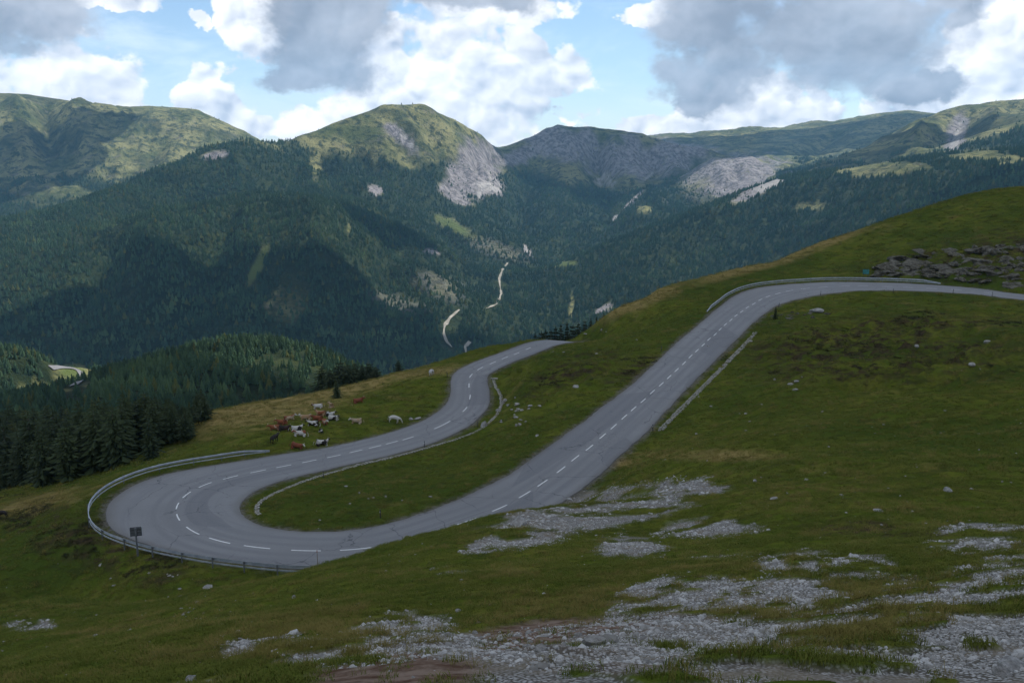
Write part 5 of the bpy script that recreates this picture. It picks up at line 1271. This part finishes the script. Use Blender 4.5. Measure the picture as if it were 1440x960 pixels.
for (x, y, z, pxx, pyy, r_) in cand:
    k = int(rng.choice([0, 1, 2, 3, 4], p=[.05, .42, .0, .45, .08])); h_ = rng.uniform(8.5, 14)
    if pxx > 255: h_ = rng.uniform(6.5, 10)
    if r_ < 170: h_ *= .8
    lim = np.interp(pxx, [-100, 0, 60, 120, 200, 250, 282, 292, 310], [700, 694, 686, 676, 652, 636, 612, 592, 500])
    h_ = max(5.0, min(h_, cap_h(pxx, x, y, z) * rng.uniform(.8, 1.05)))
    if lim - pyy < 14: spruce(x, y, z, h_, k, 'dark spruce on the front edge of the wood below the hairpin', 'front edge spruces of the left wood')
    elif rng.random() < .06: spruce(x, y, z, h_, -1, 'lighter olive larch among the dark spruces of the left wood', 'larches in the left wood', 'larch_tree', 'larch')
    elif pyy < 590: spruce(x, y, z, h_, k, 'dark spruce at the back of the left wood towards the valley road', 'rear spruces of the left wood')
    else: spruce(x, y, z, h_, k, 'dark spruce deep inside the wood left of the hairpin', 'inner spruces of the left wood')
# the rest of the wood: smaller trees filling the gaps
n = 2600; r_ = np.sqrt(rng.uniform(150 ** 2, 432 ** 2, n)); a = rng.uniform(R(-33.5), R(-13), n); x = r_ * np.sin(a); y = r_ * np.cos(a); z = ground_z(x, y, detail=False); pxx, pyy = proj(x, y, z)
lim = np.interp(pxx, [-100, 0, 60, 120, 200, 250, 282, 292, 310], [700, 694, 686, 676, 652, 636, 612, 592, 500]) - 3
k = (pyy < lim) & (pxx < 297); x, y, z, pxx = x[k], y[k], z[k], pxx[k]
h_ = np.minimum(rng.uniform(5, 9.5, len(x)), np.maximum(2.5, at(pxx, np.interp(pxx, [-100, 0, 100, 180, 240, 270, 290], [545, 552, 552, 556, 562, 574, 592]), y)[2] - z))
wv = rng.uniform(1.1, 1.6, len(x)); scatter('young_spruces', np.c_[x, y, z], np.c_[h_ * wv, h_ * wv, h_], np.c_[x * 0, x * 0, rng.uniform(0, 6.28, len(x))], [c_ for c_, t_ in SPR], rng.integers(0, 5, len(x)), label='smaller dark spruces filling the wood left of the hairpin')
p = mk_hit(474, 562); spruce(*p, 3.4, 1, 'lone small dark spruce standing on the pasture above the cattle', None)
def edge_tree(px_, top, Y_, label, group, k=1, wide=1.0):
    q = at(px_, top, Y_); z = float(ground_z(np.array([q[0]]), np.array([q[1]]), detail=False)[0]); h_ = max(1.2, q[2] - z)
    o = spruce(q[0], q[1], z, h_, k, label, group); f = min(1.5, max(1.0, 4.0 / h_)) * wide; o.scale = (h_ * f, h_ * f, h_); return o
for a, tp, Y_ in [(452,515,196),(464,519,193),(478,508,200),(489,512,196),(499,509,201),(509,512,197),(519,510,202),(528,515,198)]:
    edge_tree(a, tp, Y_, 'bushy dark conifer in the clump behind the pasture rim', 'conifer clump behind the pasture rim', (1, 3)[int(rng.integers(0, 2))], 2.0)
edge_tree(560, 506, 196, 'single round dark conifer at the pasture rim right of the clump', None, 3, 1.6)
for a, tp in [(746,474),(753,468),(760,466),(768,463),(776,461),(783,458),(790,455),(797,452),(806,455),(814,452),(822,449),(829,446),(838,445),(848,440),(866,437)]:
    edge_tree(a + rng.uniform(-2, 2), tp + rng.uniform(-1, 1.5), 232 + rng.uniform(0, 8), 'low dark conifer peeping over the hill where the lower road disappears', 'low conifers over the hill rim', int(rng.integers(0, 5)), 1.0)
p = mk_hit(1090, 449); spruce(*p, 2.7, 2, 'small dark spruce beside the upper end of the straight stone channel', None)
print('trees', time.time() - T0)

# ---------------------------------------------------------------- turf: grass tufts, cushions and gravel stones of the near slope
def grass_mesh(name, seed, n, hgt, spread, lean, wd_=.006):
    rn = random.Random(seed); V = []; F = []
    for _ in range(n):
        a = rn.random() * 6.283; r_ = spread * math.sqrt(rn.random()); x, y = r_ * math.cos(a), r_ * math.sin(a); h_ = hgt * rn.uniform(.5, 1.15)
        d = rn.random() * 6.283; dx, dy = math.cos(d) * lean * h_, math.sin(d) * lean * h_; w_ = wd_ * rn.uniform(.8, 1.5); nx_, ny_ = -math.sin(d) * w_, math.cos(d) * w_
        b0 = len(V); V += [(x - nx_, y - ny_, -.01), (x + nx_, y + ny_, -.01), (x + dx * .35 + nx_ * .8, y + dy * .35 + ny_ * .8, h_ * .6), (x + dx * .35 - nx_ * .8, y + dy * .35 - ny_ * .8, h_ * .6), (x + dx, y + dy, h_)]
        F += [(b0, b0+1, b0+2, b0+3), (b0+3, b0+2, b0+4)]
    return mesh_from(name, V, F)
def mat_grass(a, b_, c_, name):
    def f(t, bs):
        oi = t.new('ShaderNodeObjectInfo'); pos = t.new('ShaderNodeNewGeometry').outputs['Position']
        c = t.mix(t.ramp(t.noise(pos, .35, 4), .35, .65), a, b_); c = t.mix(t.math('MULTIPLY', oi.outputs['Random'], .6), c, c_)
        t.put(bs.inputs['Base Color'], c); bs.inputs['Roughness'].default_value = .8; bs.inputs['Specular IOR Level'].default_value = .03
    return material(name, f)
MG = mat_grass((.060, .092, .012), (.102, .118, .020), (.145, .135, .032), 'green_grass'); MY = mat_grass((.15, .125, .035), (.22, .17, .055), (.11, .11, .025), 'straw_grass'); MH = mat_grass((.030, .030, .014), (.050, .040, .022), (.03, .04, .012), 'heather')
GM = [grass_mesh('grass_tuft', 1, 44, .048, .10, .9, .0028), grass_mesh('grass_tuft', 2, 48, .040, .11, 1.2, .003), grass_mesh('grass_tuft', 3, 34, .075, .09, .9, .002), grass_mesh('grass_tuft', 4, 50, .042, .11, 1.0, .004)]
for m_, mt in zip(GM, (MG, MG, MY, MH)): m_.materials.append(mt)
RIM = R(33)
PP = []
for ra, rb, dens, s0_, hz0 in [(4.5, 14, 75, 1.0, 1.0), (14, 30, 34, 1.35, 1.1), (30, 60, 12, 2.0, 1.25), (60, 130, 3.8, 3.4, 2.1), (130, 235, 1.0, 5.5, 3.0), (235, 350, .45, 8.0, 3.0)]:
    n = int(RIM * (rb * rb - ra * ra) * dens); r_ = np.sqrt(rng.uniform(ra * ra, rb * rb, n)); a = rng.uniform(-RIM, RIM, n); x = r_ * np.sin(a); y = r_ * np.cos(a)
    z = near_z(x, y); pxx, pyy = proj(x, y, z); k = (pxx > -30) & (pxx < 1470) & (pyy < 1000) & seen(x, y, z, .8)
    x, y = x[k], y[k]; z = ground_z(x, y); de_ = road_query(x, y)[0]
    gv_, sv_ = gravel_at(x, y, z)
    wood = (proj(x, y, z)[0] < 292) & (y > 150)
    keep = (de_ > .35) & (rng.uniform(0, 1, len(x)) < (1 - .995 * gv_) * (1 - .93 * sv_)) & ~wood
    x, y, z = x[keep], y[keep], z[keep]; q = np.full(len(x), s0_); PP.append(np.c_[x, y, z, q, q * 0 + hz0])
cu = []
for _ in range(620):                              # grassy cushions in the gravel
    r_ = math.sqrt(rng.uniform(25, 48 ** 2)); a = rng.uniform(-.3, .55); x, y = r_ * math.sin(a), r_ * math.cos(a); n = int(rng.uniform(10, 46)); s_ = rng.uniform(.10, .38) * (1 + r_ / 40)
    xx = rng.normal(x, s_ * 1.5, n); yy = rng.normal(y, s_ * .8, n); cu.append(np.c_[xx, yy, xx * 0, xx * 0 + 1.1 + r_ / 40, xx * 0 + 1.5])
cu = np.vstack(cu); cu[:, 2] = ground_z(cu[:, 0], cu[:, 1]); g1_, s1_ = gravel_at(cu[:, 0], cu[:, 1], cu[:, 2]); cu = cu[(g1_ > .4) & (rng.uniform(0, 1, len(cu)) > s1_ * .7)]; PP.append(cu[:0])
G = np.vstack(PP)
nn_ = fbm(G[:, 0] / 2.5, G[:, 1] / 2.5, 3, 700) + rng.normal(0, .32, len(G)); n2_ = fbm(G[:, 0] / 6, G[:, 1] / 6, 2, 710)
pxx, pyy = proj(G[:, 0], G[:, 1], G[:, 2]); hb = ells(pxx, pyy, HEATH_SHADE) ; yb = ells(pxx, pyy, DRY + [(420, 905, 220, 30), (900, 850, 200, 26, -8), (1080, 860, 220, 50)])
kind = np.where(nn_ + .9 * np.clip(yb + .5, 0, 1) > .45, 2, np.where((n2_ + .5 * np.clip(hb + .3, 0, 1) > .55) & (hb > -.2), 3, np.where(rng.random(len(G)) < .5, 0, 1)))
rz_ = rng.uniform(.7, 1.35, len(G))
rot = np.c_[rng.normal(0, .12, len(G)), rng.normal(0, .12, len(G)), rng.uniform(0, 6.28, len(G))]
scatter('grass_tufts', G[:, :3], np.c_[G[:, 3] * rz_, G[:, 3] * rz_, G[:, 4] * rz_ * rng.uniform(.7, 1.3, len(G))], rot, GM, kind, label='short alpine grass and straw tufts covering the near slope')
# gravel
SM = [rock_mesh('pebble', 600 + k, 1, (.6, .75, .5)[k]) for k in range(3)]
def mat_peb(t, b):
    oi = t.new('ShaderNodeObjectInfo'); n = t.noise(t.new('ShaderNodeTexCoord').outputs['Object'], 2.0, 3)
    c = t.mix(oi.outputs['Random'], (.18, .172, .155), (.46, .45, .43)); c = t.mix(t.ramp(n, .5, .7, 0, .4), c, (.15, .13, .105))
    t.put(b.inputs['Base Color'], c); b.inputs['Roughness'].default_value = .9; b.inputs['Specular IOR Level'].default_value = .15
MPB = material('gravel_stone', mat_peb)
for m_ in SM: m_.materials.append(MPB)
PP = []
for ra, rb, dens, s0_ in [(4.5, 12, 380, .015), (12, 24, 190, .022), (24, 50, 64, .034), (50, 100, 13, .060)]:
    n = int(RIM * (rb * rb - ra * ra) * dens); r_ = np.sqrt(rng.uniform(ra * ra, rb * rb, n)); a = rng.uniform(-RIM, RIM, n); x = r_ * np.sin(a); y = r_ * np.cos(a)
    z = near_z(x, y); g_, s_ = gravel_at(x, y, z); k = (rng.uniform(0, 1, n) < np.clip(g_ * (1 - .55 * s_) + .38 * s_ + .004, 0, 1)) & seen(x, y, z, .5) & (road_query(x, y)[0] > .3); x, y = x[k], y[k]
    PP.append(np.c_[x, y, ground_z(x, y), s0_ * np.exp(rng.normal(0, .55, len(x)))])
G = np.vstack(PP); s_ = np.clip(G[:, 3], .008, .22)
scatter('gravel_stones', G[:, :3], np.c_[s_ * rng.uniform(.8, 1.3, len(G)), s_, s_ * rng.uniform(.7, 1.1, len(G))], rng.uniform(-3, 3, (len(G), 3)) * [.2, .2, 1], SM, rng.integers(0, 3, len(G)), label='loose grey limestone gravel on the bare patches')
print('turf', len(G), time.time() - T0)
